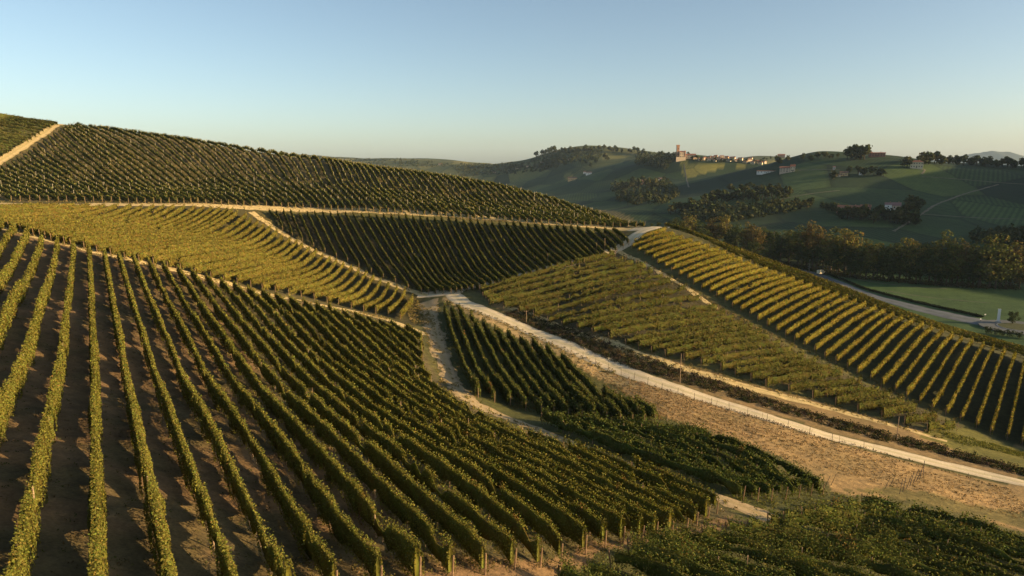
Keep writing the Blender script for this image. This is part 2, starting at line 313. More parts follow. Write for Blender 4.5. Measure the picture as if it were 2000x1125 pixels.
# ---------------------------------------------------------------- draped strips: roads, tracks
def strip(name,pix,width,material,lift=0.05,jit=0.25,world=False,step=1.0,nx=6,wvar=0.0,tmin=9,tmax=9000,kind='structure',label=None,cat=None):
    P=np.asarray(pix,float) if world else at(pix,0,tmin,tmax)
    P=smooth_line(resample(P,step),12); n=len(P); tg=np.gradient(P,axis=0); tg/=np.hypot(tg[:,0],tg[:,1])[:,None]; nm=np.c_[tg[:,1],-tg[:,0]]
    wl=width/2*np.ones(n) if np.isscalar(width) else np.interp(np.linspace(0,1,n),np.linspace(0,1,len(width)),width)/2
    s_=np.arange(n)*step; VV=[];UV=[]
    for k in range(nx+1):
        f=k/nx*2-1; e=wl*f
        if abs(f)>0.99: e=e+f*jit*(2*vnoise(s_,s_*0+k*7.3,1.3,40+k)+1.5*vnoise(s_,s_*0+k*3.3,4.0,50+k))
        X=P[:,0]+nm[:,0]*e; Y=P[:,1]+nm[:,1]*e; Z=ground(X,Y)+CAMZ+lift*(1.0 if abs(f)<0.99 else 0.3)
        VV.append(np.stack([X,Y,Z],-1)); UV.append(np.c_[np.full(n,k/nx),s_])
    VV=np.stack(VV,1).reshape(-1,3); UV=np.stack(UV,1).reshape(-1,2); I=np.arange(n*(nx+1)).reshape(n,nx+1)
    Q=np.stack([I[:-1,:-1],I[:-1,1:],I[1:,1:],I[1:,:-1]],-1).reshape(-1,4)
    me=np_mesh(name,VV,Q,material,smooth=True); uv=me.uv_layers.new(name='strip'); uv.data.foreach_set('uv',UV[Q.ravel()].astype(np.float32).ravel())
    return link(bpy.data.objects.new(name,me),None,label,cat,None,kind)
ROAD=[(1305,436),(1280,445),(1250,453),(1226,476),(1190,492),(1100,518),(1020,538),(960,551),(905,563),(880,573),(905,592),(960,613),(1020,638),(1080,664),(1140,691),(1200,716),(1260,739),(1320,759),(1400,785),(1500,816),(1600,847),(1700,873),(1800,897),(1900,921),(2060,957)]
strip('gravel_road',ROAD,[4,4.2,4.2,4.2,4.2,5.5,4.6,4.2,4.2,4.2,4.2,4.2],M['gravel'],0.06,0.15,step=0.7,nx=8)
strip('gravel_apron',[(816,577),(840,575),(870,571),(905,566)],[3,5,7,5],M['gravel'],0.045,0.5,step=0.6)
strip('gravel_lay_by',[(1222,447),(1250,447),(1285,444)],[4,6,5],M['gravel'],0.045,0.3,step=0.6)
strip('dirt_path',[(835,588),(846,640),(862,692),(882,742),(912,781),(965,807),(1030,831),(1086,854),(1200,897),(1250,916),(1340,950),(1400,971),(1450,989),(1510,1015)],[5,4.2,4,3.6,3.2,2.6,2.6,3,3.6],M['dirt'],0.05,0.5,step=0.6,nx=8)
strip('straw_track',[(-60,436),(22,450),(93,467),(187,492),(276,512),(331,526),(386,538),(430,549),(523,575),(603,591),(676,605),(753,623),(800,640),(830,655)],[4.6,4.2,3.6,3.0,2.6],M['straw'],0.05,0.35,step=0.6)
strip('straw_track',[(490,414),(504,424),(537,445),(576,469),(620,493),(665,511),(731,542),(775,558),(808,568),(835,577)],2.0,M['straw'],0.05,0.35,step=0.6)
strip('straw_track',[(-60,397),(100,400),(250,400),(400,400),(500,406),(600,408),(700,410),(800,415),(900,422),(1000,429),(1100,437),(1180,443),(1235,447)],4.6,M['straw'],0.05,0.6,step=0.8)
strip('straw_track',[(-30,331),(0,313),(30,295),(60,276),(90,257),(120,240)],4.4,M['straw'],0.05,0.4,step=0.8)
strip('straw_track',[(985,598),(1060,622),(1150,657),(1240,690),(1330,718),(1420,744),(1500,766),(1600,793),(1700,819),(1790,844),(1850,862)],[2.2,2.4,2.4,2.6,2.6,2.4,1.2],M['straw'],0.05,0.4,step=0.7)
strip('straw_track',[(1205,490),(1240,505),(1290,533),(1345,565),(1400,603)],1.6,M['straw'],0.05,0.4,step=0.7)
#@@STAGE2
# ---------------------------------------------------------------- vine rows
ONES='zeroth first second third fourth fifth sixth seventh eighth ninth tenth eleventh twelfth thirteenth fourteenth fifteenth sixteenth seventeenth eighteenth nineteenth'.split()
TENS={2:('twenty','twentieth'),3:('thirty','thirtieth'),4:('forty','fortieth'),5:('fifty','fiftieth'),6:('sixty','sixtieth'),7:('seventy','seventieth'),8:('eighty','eightieth'),9:('ninety','ninetieth')}
def ordinal(n):
    if n<20: return ONES[n]
    a,b=divmod(n,10); return TENS[a][1] if b==0 else TENS[a][0]+'-'+ONES[b]
def unit(v): return v/np.maximum(np.linalg.norm(v,axis=1,keepdims=True),1e-9)
def leaf_quads(Cn,N,S,rng,aspect=0.8,spin=None):
    """diamond shaped leaves: centres, normals, sizes"""
    n=len(Cn); R=rng.normal(size=(n,3)); A=unit(np.cross(N,R)); B=np.cross(N,A)
    A=A*(S*0.5)[:,None]; B=B*(S*0.5*aspect)[:,None]
    V=np.stack([Cn-A,Cn-B+A*0.15,Cn+A,Cn+B+A*0.15],1).reshape(-1,3)
    return V
def palette(n,base,rng,var=0.25,accent=None,pacc=0.0):
    c=np.array(base)[None,:]*(1+var*rng.normal(size=(n,1)))*(1+0.10*rng.normal(size=(n,3)))
    if accent is not None and pacc>0:
        m=rng.random(n)<pacc; c[m]=np.array(accent)*(1+0.3*rng.normal(size=(m.sum(),1)))
    return np.clip(c,0.006,0.6)
ROWS_LEAVES=0
def post_mesh(name,h,r,material,cap=0.0):
    vs,fs=[],[]; k=6
    for z,s_ in ((-0.4,1.0),(h*0.6,0.95),(h,0.85),(h+cap,0.3)):
        for i in range(k):
            a=2*math.pi*i/k; vs.append((math.cos(a)*r*s_,math.sin(a)*r*s_,z))
    for j in range(3):
        for i in range(k): fs.append((j*k+i,j*k+(i+1)%k,(j+1)*k+(i+1)%k,(j+1)*k+i))
    fs.append(tuple(3*k+i for i in range(k)))
    me=bpy.data.meshes.new(name); me.from_pydata(vs,[],fs); me.materials.append(material); return me
POSTM={'end':post_mesh('end_post',1.95,0.06,M['endpost'],0.03),'mid':post_mesh('post',2.15,0.05,M['post'],0.02),'thin':post_mesh('thin_post',2.45,0.065,M['palepost'],0.02)}
def vine_row(line,label,group,style,rng,name='vine_row',stuff=None):
    """line: world XY polyline of the row. One thing: foliage, posts, trunks."""
    global ROWS_LEAVES
    P=resample(line,0.5); n=len(P)
    if n<5: return
    P=P+0.05*rng.normal(size=P.shape); P=smooth_line(P,2)
    tg=np.gradient(P,axis=0); tg/=np.hypot(tg[:,0],tg[:,1])[:,None]; nm=np.c_[tg[:,1],-tg[:,0]]
    gz=ground(P[:,0],P[:,1])+CAMZ; base=np.array([P[0,0],P[0,1],gz[0]])
    d=np.sqrt(P[:,0]**2+P[:,1]**2+(gz-CAMZ)**2)
    vg=rng.normal(size=3); h0,h1,w=style['h0'],style['h1']*(1+0.035*vg[0]),style['w']*(1+0.10*vg[1]); style=dict(style,col=tuple(c_*(1+0.07*vg[2]) for c_ in style['col']))
    arc=np.arange(n)*0.5; sd=rng.integers(0,1000)
    wob=vnoise(arc,arc*0+sd*3.1,1.1,61)*2; wob2=vnoise(arc,arc*0+sd*1.7,5.0,62)*2
    top=h1+style['tv']*(0.7*wob+0.5*wob2)*0.6; wid=w*(1+style['wv']*(0.8*wob+0.4*wob2)); dens=1+style['gv']*(wob*0.9+wob2*0.8)
    miss=np.zeros(n,bool)
    for _ in range(rng.poisson(n*0.5*style['gap'])):
        i=rng.integers(0,n); L=rng.integers(2,5); miss[i:i+L]=True
    h0b=np.clip(h0+style.get('hv',0.35)*(1.3*vnoise(arc,arc*0+sd*2.3,0.55,64)+0.6*vnoise(arc,arc*0+sd*4.1,1.7,65))*2,0.08,1.0)
    dens=np.where(miss,0.22,np.clip(dens,0.25,2.2)); wid=np.where(miss,wid*0.6,wid)
    s=np.clip(0.0021*d,0.095,0.40)*style.get('ls',1.0)
    per=2*(h1-h0)+2*w; cnt=rng.poisson(np.clip(style['cov']*per*0.5/(s*s)*dens,0,500)*LOD)
    idx=np.repeat(np.arange(n),cnt); m=len(idx)
    if m==0: return
    u=rng.random(m)*0.5-0.25
    frac_top=w*2.0/per; kind=rng.random(m); side=np.where(rng.random(m)<0.5,-1.0,1.0)
    istop=kind<frac_top*1.25
    f=rng.random(m); hh=h0b[idx]+(top[idx]-h0b[idx])*f; bulge=(0.70+0.42*np.sin(np.pi*np.clip(f*0.95+0.1,0,1)))*(1.12-0.5*f); hang=rng.random(m)<0.08
    hh=np.where(hang,h0b[idx]-rng.random(m)*0.2,hh)
    off=side*wid[idx]*bulge*(0.82+0.3*rng.random(m)); off=np.where(istop,(rng.random(m)*2-1)*wid[idx]*0.55,off)
    hh=np.where(istop,top[idx]+(rng.random(m)**2)*style['shoot']-0.08,hh)
    x=P[idx,0]+tg[idx,0]*u+nm[idx,0]*off; y=P[idx,1]+tg[idx,1]*u+nm[idx,1]*off
    z=gz[idx]+hh
    Cn=np.stack([x,y,z],-1)-base
    out=np.stack([nm[idx,0]*side,nm[idx,1]*side,np.full(m,0.30)],-1); out[istop]=np.c_[nm[idx][istop]*0.2,np.ones(istop.sum())]
    N=unit(out+0.55*rng.normal(size=(m,3))); S=s[idx]*(0.75+0.5*rng.random(m))
    Vl=leaf_quads(Cn,N,S,rng); col=palette(m,style['col'],rng,0.22,style.get('acc'),style.get('pacc',0.01))
    vt=vnoise(arc,arc*0+sd*5.3,1.4,63)*2; vine=(vt[idx]>0.82)&(rng.random(m)<style.get('pvine',0.35)); col[vine]=np.array(style.get('acc2',(0.16,0.09,0.03)))*(0.8+0.4*rng.random((vine.sum(),1)))
    T=np.repeat(col,4,axis=0); Ql=np.arange(4*m).reshape(m,4)
    # woody, leafy heart of the hedge
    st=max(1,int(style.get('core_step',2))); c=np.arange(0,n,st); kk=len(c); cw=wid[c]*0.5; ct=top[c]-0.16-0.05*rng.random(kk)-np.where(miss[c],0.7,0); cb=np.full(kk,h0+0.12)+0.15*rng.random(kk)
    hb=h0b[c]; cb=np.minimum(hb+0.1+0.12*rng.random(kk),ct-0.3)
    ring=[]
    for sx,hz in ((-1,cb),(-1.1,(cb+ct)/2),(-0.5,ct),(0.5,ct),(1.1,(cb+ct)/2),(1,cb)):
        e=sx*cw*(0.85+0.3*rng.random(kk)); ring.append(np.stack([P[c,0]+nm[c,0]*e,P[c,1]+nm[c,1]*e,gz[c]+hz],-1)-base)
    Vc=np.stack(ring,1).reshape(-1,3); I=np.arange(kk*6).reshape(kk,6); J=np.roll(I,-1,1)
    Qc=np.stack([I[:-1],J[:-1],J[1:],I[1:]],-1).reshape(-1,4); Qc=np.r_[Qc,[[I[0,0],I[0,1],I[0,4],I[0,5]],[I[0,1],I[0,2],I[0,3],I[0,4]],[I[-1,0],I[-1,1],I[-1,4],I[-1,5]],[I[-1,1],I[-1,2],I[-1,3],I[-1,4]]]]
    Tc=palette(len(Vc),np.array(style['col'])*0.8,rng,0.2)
    ROWS_LEAVES+=m+len(Qc)
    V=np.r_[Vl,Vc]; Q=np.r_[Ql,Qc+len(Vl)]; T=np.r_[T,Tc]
    if stuff is not None: stuff.append((V+base,Q,T)); return
    root=empty(name,tuple(base),label,'vine row',group)
    link(bpy.data.objects.new('foliage',np_mesh('foliage',V,Q,M['leaf'],T)),root)
    # posts
    L=arc[-1]; k=max(1,int(round(L/style['ps']))); 
    for q_ in range(k+1):
        i=min(n-1,int(round(q_/k*(n-1)))); end=q_ in (0,k)
        if not end and style.get('endonly'): continue
        o=bpy.data.objects.new('post',POSTM['end' if end else style.get('pm','mid')]); e=0.0
        if end: e=-0.25 if q_==0 else 0.25
        X=P[i,0]+tg[i,0]*e; Y=P[i,1]+tg[i,1]*e
        o.location=(X-base[0],Y-base[1],float(ground(X,Y))+CAMZ-base[2]); tl=(0.10 if end else 0.03); sg=-1 if q_==0 else 1
        ax=Vector((-tg[i,1]*sg,tg[i,0]*sg,0)) if end else Vector((1,0,0))
        o.rotation_mode='AXIS_ANGLE'; o.rotation_axis_angle=(tl*(0.6+0.8*rng.random())*(1 if end else rng.choice([-1,1])),ax.x,ax.y,0)
        sc=style.get('psc',1.0)*(0.92+0.16*rng.random()); o.scale=(style.get('pth',1.0),)*2+(sc,)
        link(o,root)
    if style.get('trunks'):
        tv,tf=[],[]
        for i in range(1,n-1,2):
            X,Y=P[i]+0.06*rng.normal(size=2); Z=gz[i]; a,b_=0.03,0.022; jx,jy=0.08*rng.normal(size=2)
            s0=len(tv)
            for (zz,r_,ox,oy) in ((-0.1,a,0,0),(0.45,b_*1.2,jx,jy),(h0+0.35,b_,jx*0.5,jy*0.5)):
                for q_ in range(3):
                    g=2.094*q_; tv.append((X+ox+r_*math.cos(g)-base[0],Y+oy+r_*math.sin(g)-base[1],Z+zz-base[2]))
            for r0 in (0,3):
                for q_ in range(3): tf.append((s0+r0+q_,s0+r0+(q_+1)%3,s0+r0+3+(q_+1)%3,s0+r0+3+q_))
        if tf: 
            o=link(bpy.data.objects.new('vine_trunks',np_mesh('vine_trunks',tv,tf,M['trunk'])),root); o['kind']='stuff'
    return root
def blend_rows(guides,spacing=None,counts=None,off=1.7,world=False,tmax=345):
    """rows between guide rows, evenly spaced in the field"""
    Wg=[resample(g if world else at(g,off,9,tmax),n=24) for g in guides]; out=[]
    for k in range(len(Wg)-1):
        a,b_=Wg[k],Wg[k+1]
        if counts: m=counts[k]
        else:
            t_=a[-1]-a[0]; t_=t_/np.hypot(*t_); nn=np.array([t_[1],-t_[0]]); m=max(1,int(round(abs(((b_-a)@nn).mean())/spacing)))
        for j in range(m): out.append(a+(b_-a)*(j/m))
    out.append(Wg[-1]); return out
GREEN=(0.085,0.092,0.022)
BASE=dict(h0=0.55,h1=1.75,w=0.30,tv=0.22,wv=0.25,gv=0.35,gap=0.012,cov=1.25,shoot=0.28,col=GREEN,acc=(0.20,0.17,0.04),pacc=0.05,ps=7.0)
def field(rows,what,group,style,seed,counted,first=1):
    rng=np.random.default_rng(seed); 
    for k,r in enumerate(rows): vine_row(r,'%s vine row %s, %s row counted from %s'%(what[0],what[1],ordinal(k+first),counted),group,style,rng)
LOD=1.0
rows_all={}
# A: big foreground field; straight rows 2.4 m apart
HEAD=[(-60,418),(46.6,443),(79.6,452),(111,459),(143,467),(171,475),(201,484),(231,487),(260,494.6),(288.5,502),(318.5,508),(345.6,515.6),(372.6,523),(401,533),(428,541),(453.7,548),(482,556),(509,564),(536,570),(563,577),(589,584),(613,589),(637,593),(663,600),(688,606),(712,613),(735,616),(761,621),(786,630),(812,636)]
HD=resample(at(HEAD,1.7),1.0); hu=HD@VN; hv=HD@VD
TAIL=[(-2,12.0),(0,17),(4,25.5),(6,28.3),(7,29.4),(8,30.6),(9,31.0),(10,31.6),(11,32.2),(12,32.8),(14,34.1),(16,35.5),(18,36.8),(20,38.2),(22,39.5),(25,42.5)]
rowsA=[]
for i in range(28,-4,-1):
    u=UB+SPC*(i-4); o=np.argsort(hu); v1=float(np.interp(u,hu[o],hv[o]))
    if i<=22: v0=float(np.interp(i,[t_[0] for t_ in TAIL],[t_[1] for t_ in TAIL]))
    else:
        e=at([{23:(858,742),24:(851,720),25:(845,698),26:(839,680),27:(833,662),28:(828,650)}[i]],1.0)[0]; v0=float(e@VD)
    v1-=2.2
    if v1-v0>3: rowsA.append(np.array([VN*u+VD*v for v in np.linspace(v0,v1,40)]))
for i,px in ((25,(1235,912)),(24,(1130,868)),(23,(1085,850))):   # short rows that start part-way along the path
    u=UB+SPC*(i-4); v1=float(at([px],1.0)[0]@VD); v0=float(np.interp(i,[t_[0] for t_ in TAIL],[t_[1] for t_ in TAIL])); rowsA.insert(0,np.array([VN*u+VD*v for v in np.linspace(v0,v1,30)]))
# order: short rows by the lower path first, then across the field
stA=dict(BASE,h0=0.32,h1=2.0,w=0.24,tv=0.36,wv=0.45,gv=0.55,gap=0.045,hv=0.42,shoot=0.5,acc=(0.17,0.145,0.035),trunks=True,ps=6.5,psc=0.78,col=(0.142,0.134,0.028),cov=1.3)
rng=np.random.default_rng(101)
for k,r in enumerate(rowsA):
    vine_row(r,'leafy vine row in the broad foreground vineyard, %s from the dirt path'%ordinal(k+1),'rows of the broad foreground vineyard',stA,rng)
# B: olive field
Z5=lambda L,ox,oy,s:[(ox+x/s,oy+y/s) for x,y in L]
Bl=Z5([(1730,1000),(1625,970),(1515,950),(1410,930),(1300,900),(1190,870),(1085,850),(970,820),(860,800),(745,780),(625,750),(515,740),(405,705),(285,680),(170,660),(50,630)],400,390,4.536)+[(382,521),(355,512),(328,508),(301,501),(273,495),(245,490),(217,482),(190,477),(164,470),(139,464),(112,458),(89,450),(66,444),(40,437),(15,431),(-12,425),(-40,418),(-70,411),(-95,404)]
Br=[(806,575)]+Z5([(1775,785),(1705,757),(1630,727),(1560,700),(1495,667),(1430,637),(1365,607),(1300,577),(1230,552),(1170,527),(1110,492),(1045,477),(985,442),(925,417),(865,378),(815,357),(755,332),(690,307),(640,262),(580,232),(525,214),(470,182),(415,152),(365,122),(285,98)],400,390,4.536)+[(445,404),(415,402.5),(380,401.5),(340,400.5),(300,399.5),(255,399),(205,398),(145,397.5),(80,397)]
Wl,Wr=at(Bl,1.7,9,260),at(Br,1.7,9,260)
stB=dict(BASE,h0=0.35,h1=1.9,w=0.26,tv=0.08,wv=0.12,gv=0.12,gap=0.004,cov=1.25,hv=0.2,shoot=0.12,psc=0.8,col=(0.140,0.120,0.026),acc=(0.17,0.14,0.035),ps=8,pvine=0.1)
Bw=[]
for k in range(min(len(Wl),len(Wr))):
    if k>25: Bw.append(((Wl[k-1]+Wl[k])/2,(Wr[k-1]+Wr[k])/2))
    Bw.append((Wl[k],Wr[k]))
rng=np.random.default_rng(102)
for k,(wl_,wr_) in enumerate(Bw):
    vine_row(resample([wl_,wr_],n=20),'trim olive-green vine row in the sunlit terraced field, %s from the road junction'%ordinal(k+1),'rows of the sunlit olive field',stB,rng)
# D: dark triangular field below the hill
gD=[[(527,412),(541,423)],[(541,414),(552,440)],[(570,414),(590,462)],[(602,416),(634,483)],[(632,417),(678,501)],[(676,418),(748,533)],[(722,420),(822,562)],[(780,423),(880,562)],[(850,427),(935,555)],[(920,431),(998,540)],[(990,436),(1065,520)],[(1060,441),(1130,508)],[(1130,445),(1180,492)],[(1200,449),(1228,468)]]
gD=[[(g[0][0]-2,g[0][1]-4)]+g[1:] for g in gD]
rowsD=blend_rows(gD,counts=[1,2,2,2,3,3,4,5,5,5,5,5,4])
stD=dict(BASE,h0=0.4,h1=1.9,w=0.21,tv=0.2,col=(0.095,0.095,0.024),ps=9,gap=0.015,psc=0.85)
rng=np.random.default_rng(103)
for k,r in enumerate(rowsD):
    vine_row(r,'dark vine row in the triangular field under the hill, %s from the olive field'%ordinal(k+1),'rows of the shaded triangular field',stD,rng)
# C: big hill
gC=[[(20,390),(-70,335)],[(130,391),(0,322)],[(250,394),(73,281)],[(330,395),(122,247)],[(400,396),(300,330),(150,240)],[(520,401),(430,335),(345,264)],[(620,407),(560,345),(520,295)],[(700,411),(655,350),(632,304)],[(800,417),(745,365),(708,316)],[(900,424),(840,375),(796,328)],[(1000,431),(930,380),(893,341)],[(1100,438),(1030,395),(988,359)],[(1180,442),(1120,415),(1082,382)],[(1258,440),(1212,428),(1182,411)]]
gC=[[(g[0][0],g[0][1]-8)]+g[1:] for g in gC]
rowsC=blend_rows(gC,counts=[6,7,5,5,8,7,6,7,7,7,7,6,5],tmax=400)
rowsC=[np.r_[r,[r[-1]+(r[-1]-r[-4])/max(1e-6,np.hypot(*(r[-1]-r[-4])))*q_ for q_ in (5,10,16,22,28,34,40)]] if k>24 else r for k,r in enumerate(rowsC)]
stC=dict(BASE,h0=0.4,h1=1.8,w=0.26,tv=0.35,wv=0.35,gv=0.7,gap=0.12,cov=0.95,shoot=0.45,col=(0.135,0.135,0.036),acc=(0.18,0.145,0.045),pacc=0.12,acc2=(0.20,0.15,0.055),pvine=0.5,ps=10,pm='thin',pth=1.25,psc=0.95,core_step=3)
rng=np.random.default_rng(104)
for k,r in enumerate(rowsC):
    vine_row(r,'patchy vine row with pale stakes climbing the big hill, %s from the hilltop track'%ordinal(k+1),'rows climbing the big hill',stC,rng)
# beyond the hilltop track: too many and too small to tell apart
bag=[]
for r in blend_rows([[(112,238),(30,226),(-70,212)],[(62,266),(-20,250),(-90,238)],[(5,298),(-60,285),(-110,275)],[(-40,322),(-120,305)]],counts=[7,7,4],tmax=420): vine_row(r,None,None,stC,rng,stuff=bag)
def bag_mesh(name,bag,material,label=None,cat=None,kind='stuff'):
    V=np.concatenate([b_[0] for b_ in bag]); T=np.concatenate([b_[2] for b_ in bag]); o=0; Q=[]
    for b_ in bag: Q.append(b_[1]+o); o+=len(b_[0])
    return link(bpy.data.objects.new(name,np_mesh(name,V,np.concatenate(Q),material,T)),None,label,cat,None,kind)
bag_mesh('hilltop_vines',bag,M['leaf'],'dense dark vines on the hilltop beyond the pale track','vines')
# E: rough field between the road bend and the bright rows
gE=[[(940,561),(1030,535),(1110,511),(1200,490)],[(958,584),(1100,553),(1180,530),(1262,514)],[(1044,606),(1200,565),(1312,543)],[(1130,632),(1270,603),(1400,595)],[(1225,661),(1330,643),(1450,624)],[(1302,682),(1400,663),(1505,652)],[(1411,710),(1500,697),(1573,690)],[(1498,738),(1570,729),(1645,722)],[(1590,762),(1650,757),(1716,756)],[(1725,801),(1757,794),(1790,789)],[(1815,826),(1868,824)]]
rowsE=blend_rows(gE,counts=[3,3,3,3,3,3,3,2,3,2])
stE=dict(BASE,h0=0.3,h1=2.0,w=0.28,tv=0.6,wv=0.5,gv=0.7,gap=0.03,cov=1.15,shoot=0.75,psc=0.9,col=(0.084,0.082,0.022),acc=(0.12,0.085,0.032),pacc=0.10,acc2=(0.13,0.07,0.035),pvine=0.35,ps=7)
rng=np.random.default_rng(105)
for k,r in enumerate(rowsE):
    vine_row(r,'ragged brownish vine row inside the road bend, %s from the top of the field'%ordinal(k+1),'rows of the ragged field inside the bend',stE,rng)
# F: bright field
Fb=[(1240,468),(1236,478),(1248,484),(1262,492),(1276,498),(1286,508),(1300,514),(1314,520),(1328,530),(1344,536),(1356,546),(1372,556),(1388,562),(1402,570),(1417,580),(1432,590),(1448,598),(1466,606),(1482,616),(1500,626),(1518,637),(1536,646),(1555,655),(1573,664),(1593,675),(1613,687),(1635,696),(1656,707),(1677,718),(1701,730),(1724,742),(1748,752),(1771,763),(1797,775),(1822,787),(1850,797),(1879,808),(1908,821),(1937,834),(1969,844),(1998,855),(2030,867),(2062,879)]
Ft=[(1300,445),(1318,452),(1335,460),(1352,467),(1370,473),(1385,478),(1404,484),(1419,490),(1434,497),(1449,503),(1466,511),(1480,517),(1499,522),(1516,529),(1533,535),(1551,541),(1568,548),(1586,553),(1603,560),(1620,565),(1637,571),(1655,577),(1672,585),(1691,590),(1710,598),(1728,604),(1745,610),(1763,617),(1783,623),(1803,630),(1821,637),(1842,643),(1861,651),(1880,657),(1900,662),(1922,669),(1941,675),(1962,682),(1983,689),(2004,696),(2025,703),(2047,711),(2070,718)]
Wl,Wr=at(Fb,1.5,9,260),at(Ft,1.5,9,260)
for q_ in range(9):   # the field goes on past the picture's edge
    Wl=np.r_[Wl,[Wl[-1]+(Wl[-1]-Wl[-5])/4]]; Wr=np.r_[Wr,[Wr[-1]+(Wr[-1]-Wr[-5])/4]]
stF=dict(BASE,h0=0.4,h1=1.85,w=0.24,tv=0.10,wv=0.12,gv=0.12,gap=0.004,cov=1.25,hv=0.2,shoot=0.18,psc=0.8,col=(0.150,0.126,0.024),acc=(0.18,0.14,0.035),pacc=0.08,ps=9,pvine=0.15)
rng=np.random.default_rng(106)
for k in range(len(Wl)):
    vine_row(resample([Wl[k],Wr[k]],n=20),'bright yellow-green vine row above the valley, %s from the gravel saddle'%ordinal(k+1),'rows of the bright slope above the valley',stF,rng)
# G: rows along the crest
gG=[[(1300,437),(1400,470),(1500,506),(1640,556),(1740,598),(1850,637),(1940,660),(2060,688)],[(1420,486),(1500,515),(1600,551),(1700,588),(1800,622),(1900,652),(2060,694)],[(1590,556),(1680,587),(1780,622),(1880,652),(1980,684),(2060,706)]]
rowsG=blend_rows(gG,counts=[4,3],off=1.2,tmax=255)
stG=dict(stF,h1=1.5,w=0.2,col=(0.13,0.115,0.024)); rng=np.random.default_rng(107)
for k,r in enumerate(rowsG):
    vine_row(r,'long curving vine row along the valley crest, %s from the valley side'%ordinal(k+1),'rows along the crest',stG,rng)
# I: triangle beside the dirt path
gI=[[(868,594),(884,650),(898,688),(920,736),(934,757)],[(897,600),(926,656),(948,708),(996,773)],[(943,625),(990,700),(1056,789)],[(1016,656),(1070,730),(1136,800)],[(1096,690),(1150,745),(1210,806)],[(1180,760),(1234,806)],[(1242,779),(1281,806)]]
rowsI=blend_rows(gI,counts=[2,2,3,3,1,2])
stI=dict(BASE,h0=0.4,h1=2.1,w=0.32,tv=0.85,wv=0.6,gv=0.7,gap=0.03,shoot=0.6,psc=0.85,col=(0.088,0.094,0.024),acc=(0.16,0.12,0.035),acc2=(0.22,0.09,0.035),pvine=0.3,ps=8,trunks=True)
rng=np.random.default_rng(108)
for k,r in enumerate(rowsI):
    vine_row(r,'bushy uneven vine row in the wedge below the road, %s from the dirt path'%ordinal(k+1),'rows of the wedge below the road',stI,rng)
# J, K: bushy lower blocks
rowsJ=blend_rows([[(1060,808),(1120,832),(1174,850),(1230,872),(1300,895),(1400,930),(1450,948)],[(1130,812),(1240,852),(1330,885),(1440,925),(1505,951)],[(1224,822),(1300,829),(1391,845),(1442,862),(1510,890),(1605,940)]],spacing=2.5,off=1.6)
stJ=dict(BASE,h0=0.5,h1=1.85,w=0.32,tv=0.75,wv=0.5,gv=0.7,gap=0.05,shoot=0.7,cov=1.3,psc=0.85,col=(0.088,0.102,0.026),acc=(0.17,0.145,0.035),acc2=(0.18,0.11,0.035),ps=6,trunks=True,ls=1.1)
rng=np.random.default_rng(109)
for k,r in enumerate(rowsJ):
    vine_row(r,'thick bushy vine row between path and brown field, %s from the path'%ordinal(k+1),'rows of the bushy block by the path',stJ,rng)
rowsK=blend_rows([[(1690,968),(1800,992),(1900,1018),(2060,1058)],[(1600,988),(1700,1005),(1850,1042),(2060,1100)],[(1470,1012),(1600,1043),(1780,1090),(1930,1140)],[(1330,1032),(1450,1066),(1580,1108),(1680,1150)],[(1200,1072),(1290,1102),(1380,1150)],[(1100,1110),(1170,1150)]],spacing=2.9,off=1.6)
stK=dict(stJ,h1=1.7,col=(0.098,0.108,0.027),pacc=0.10,w=0.32); rng=np.random.default_rng(110)
for k,r in enumerate(rowsK):
    vine_row(r,'dense leafy vine row in the low corner block, %s from the brown field'%ordinal(k+1),'rows of the low corner block',stK,rng)
print('rows',len(rowsA),len(Bl),len(rowsD),len(rowsC),len(rowsE),len(Fb),len(rowsG),len(rowsI),len(rowsJ),len(rowsK),'quads',ROWS_LEAVES)
#@@STAGE3

# ---------------------------------------------------------------- low growth: scrub, tufts, stubble
def clumps(xy,rad,hgt,nq,size,cols,rng,upright=0.35):
    xy=np.asarray(xy,float); n=len(xy); k=np.repeat(np.arange(n),nq); m=len(k)
    rad=np.broadcast_to(rad,(n,)); hgt=np.broadcast_to(hgt,(n,)); a=rng.random(m)*2*math.pi; f=np.sqrt(rng.random(m)); g=rng.random(m)
    x=xy[k,0]+np.cos(a)*f*rad[k]; y=xy[k,1]+np.sin(a)*f*rad[k]; hz=hgt[k]*(0.1+0.9*g*(1-0.55*f*f))
    z=ground(x,y)+CAMZ+hz
    N=unit(np.stack([np.cos(a),np.sin(a),np.full(m,upright)],-1)+0.6*rng.normal(size=(m,3))); S=size*(0.7+0.6*rng.random(m))
    V=leaf_quads(np.stack([x,y,z],-1),N,S,rng,0.75); c=np.asarray(cols)[rng.integers(0,len(cols),n)][k]*(1+0.25*rng.normal(size=(m,1)))
    return V,np.arange(4*m).reshape(m,4),np.repeat(np.clip(c,0.006,0.6),4,axis=0)
def along(pix,n,wid,rng,world=False,tmin=9,tmax=9000):
    P=resample(at(pix,0,tmin,tmax) if not world else pix,n=400); i=rng.random(n)*399; j=np.floor(i).astype(int); f=(i-j)[:,None]
    Q=P[j]*(1-f)+P[np.minimum(j+1,399)]*f; tg=np.gradient(P,axis=0); tg/=np.hypot(tg[:,0],tg[:,1])[:,None]
    return Q+np.c_[tg[j,1],-tg[j,0]]*((rng.random(n)*2-1)*wid)[:,None]
rng=np.random.default_rng(201)
SCR=[(1000,609),(1080,643),(1180,684),(1280,718),(1400,756),(1500,788),(1600,819),(1700,846),(1800,870),(1900,896),(2050,934)]
b1=clumps(along(SCR,2000,2.6,rng),0.55,0.15+0.8*rng.random(2000)**1.3,20,0.22,[(0.06,0.04,0.034),(0.055,0.045,0.03),(0.04,0.05,0.02),(0.05,0.055,0.02),(0.10,0.075,0.035)],rng)
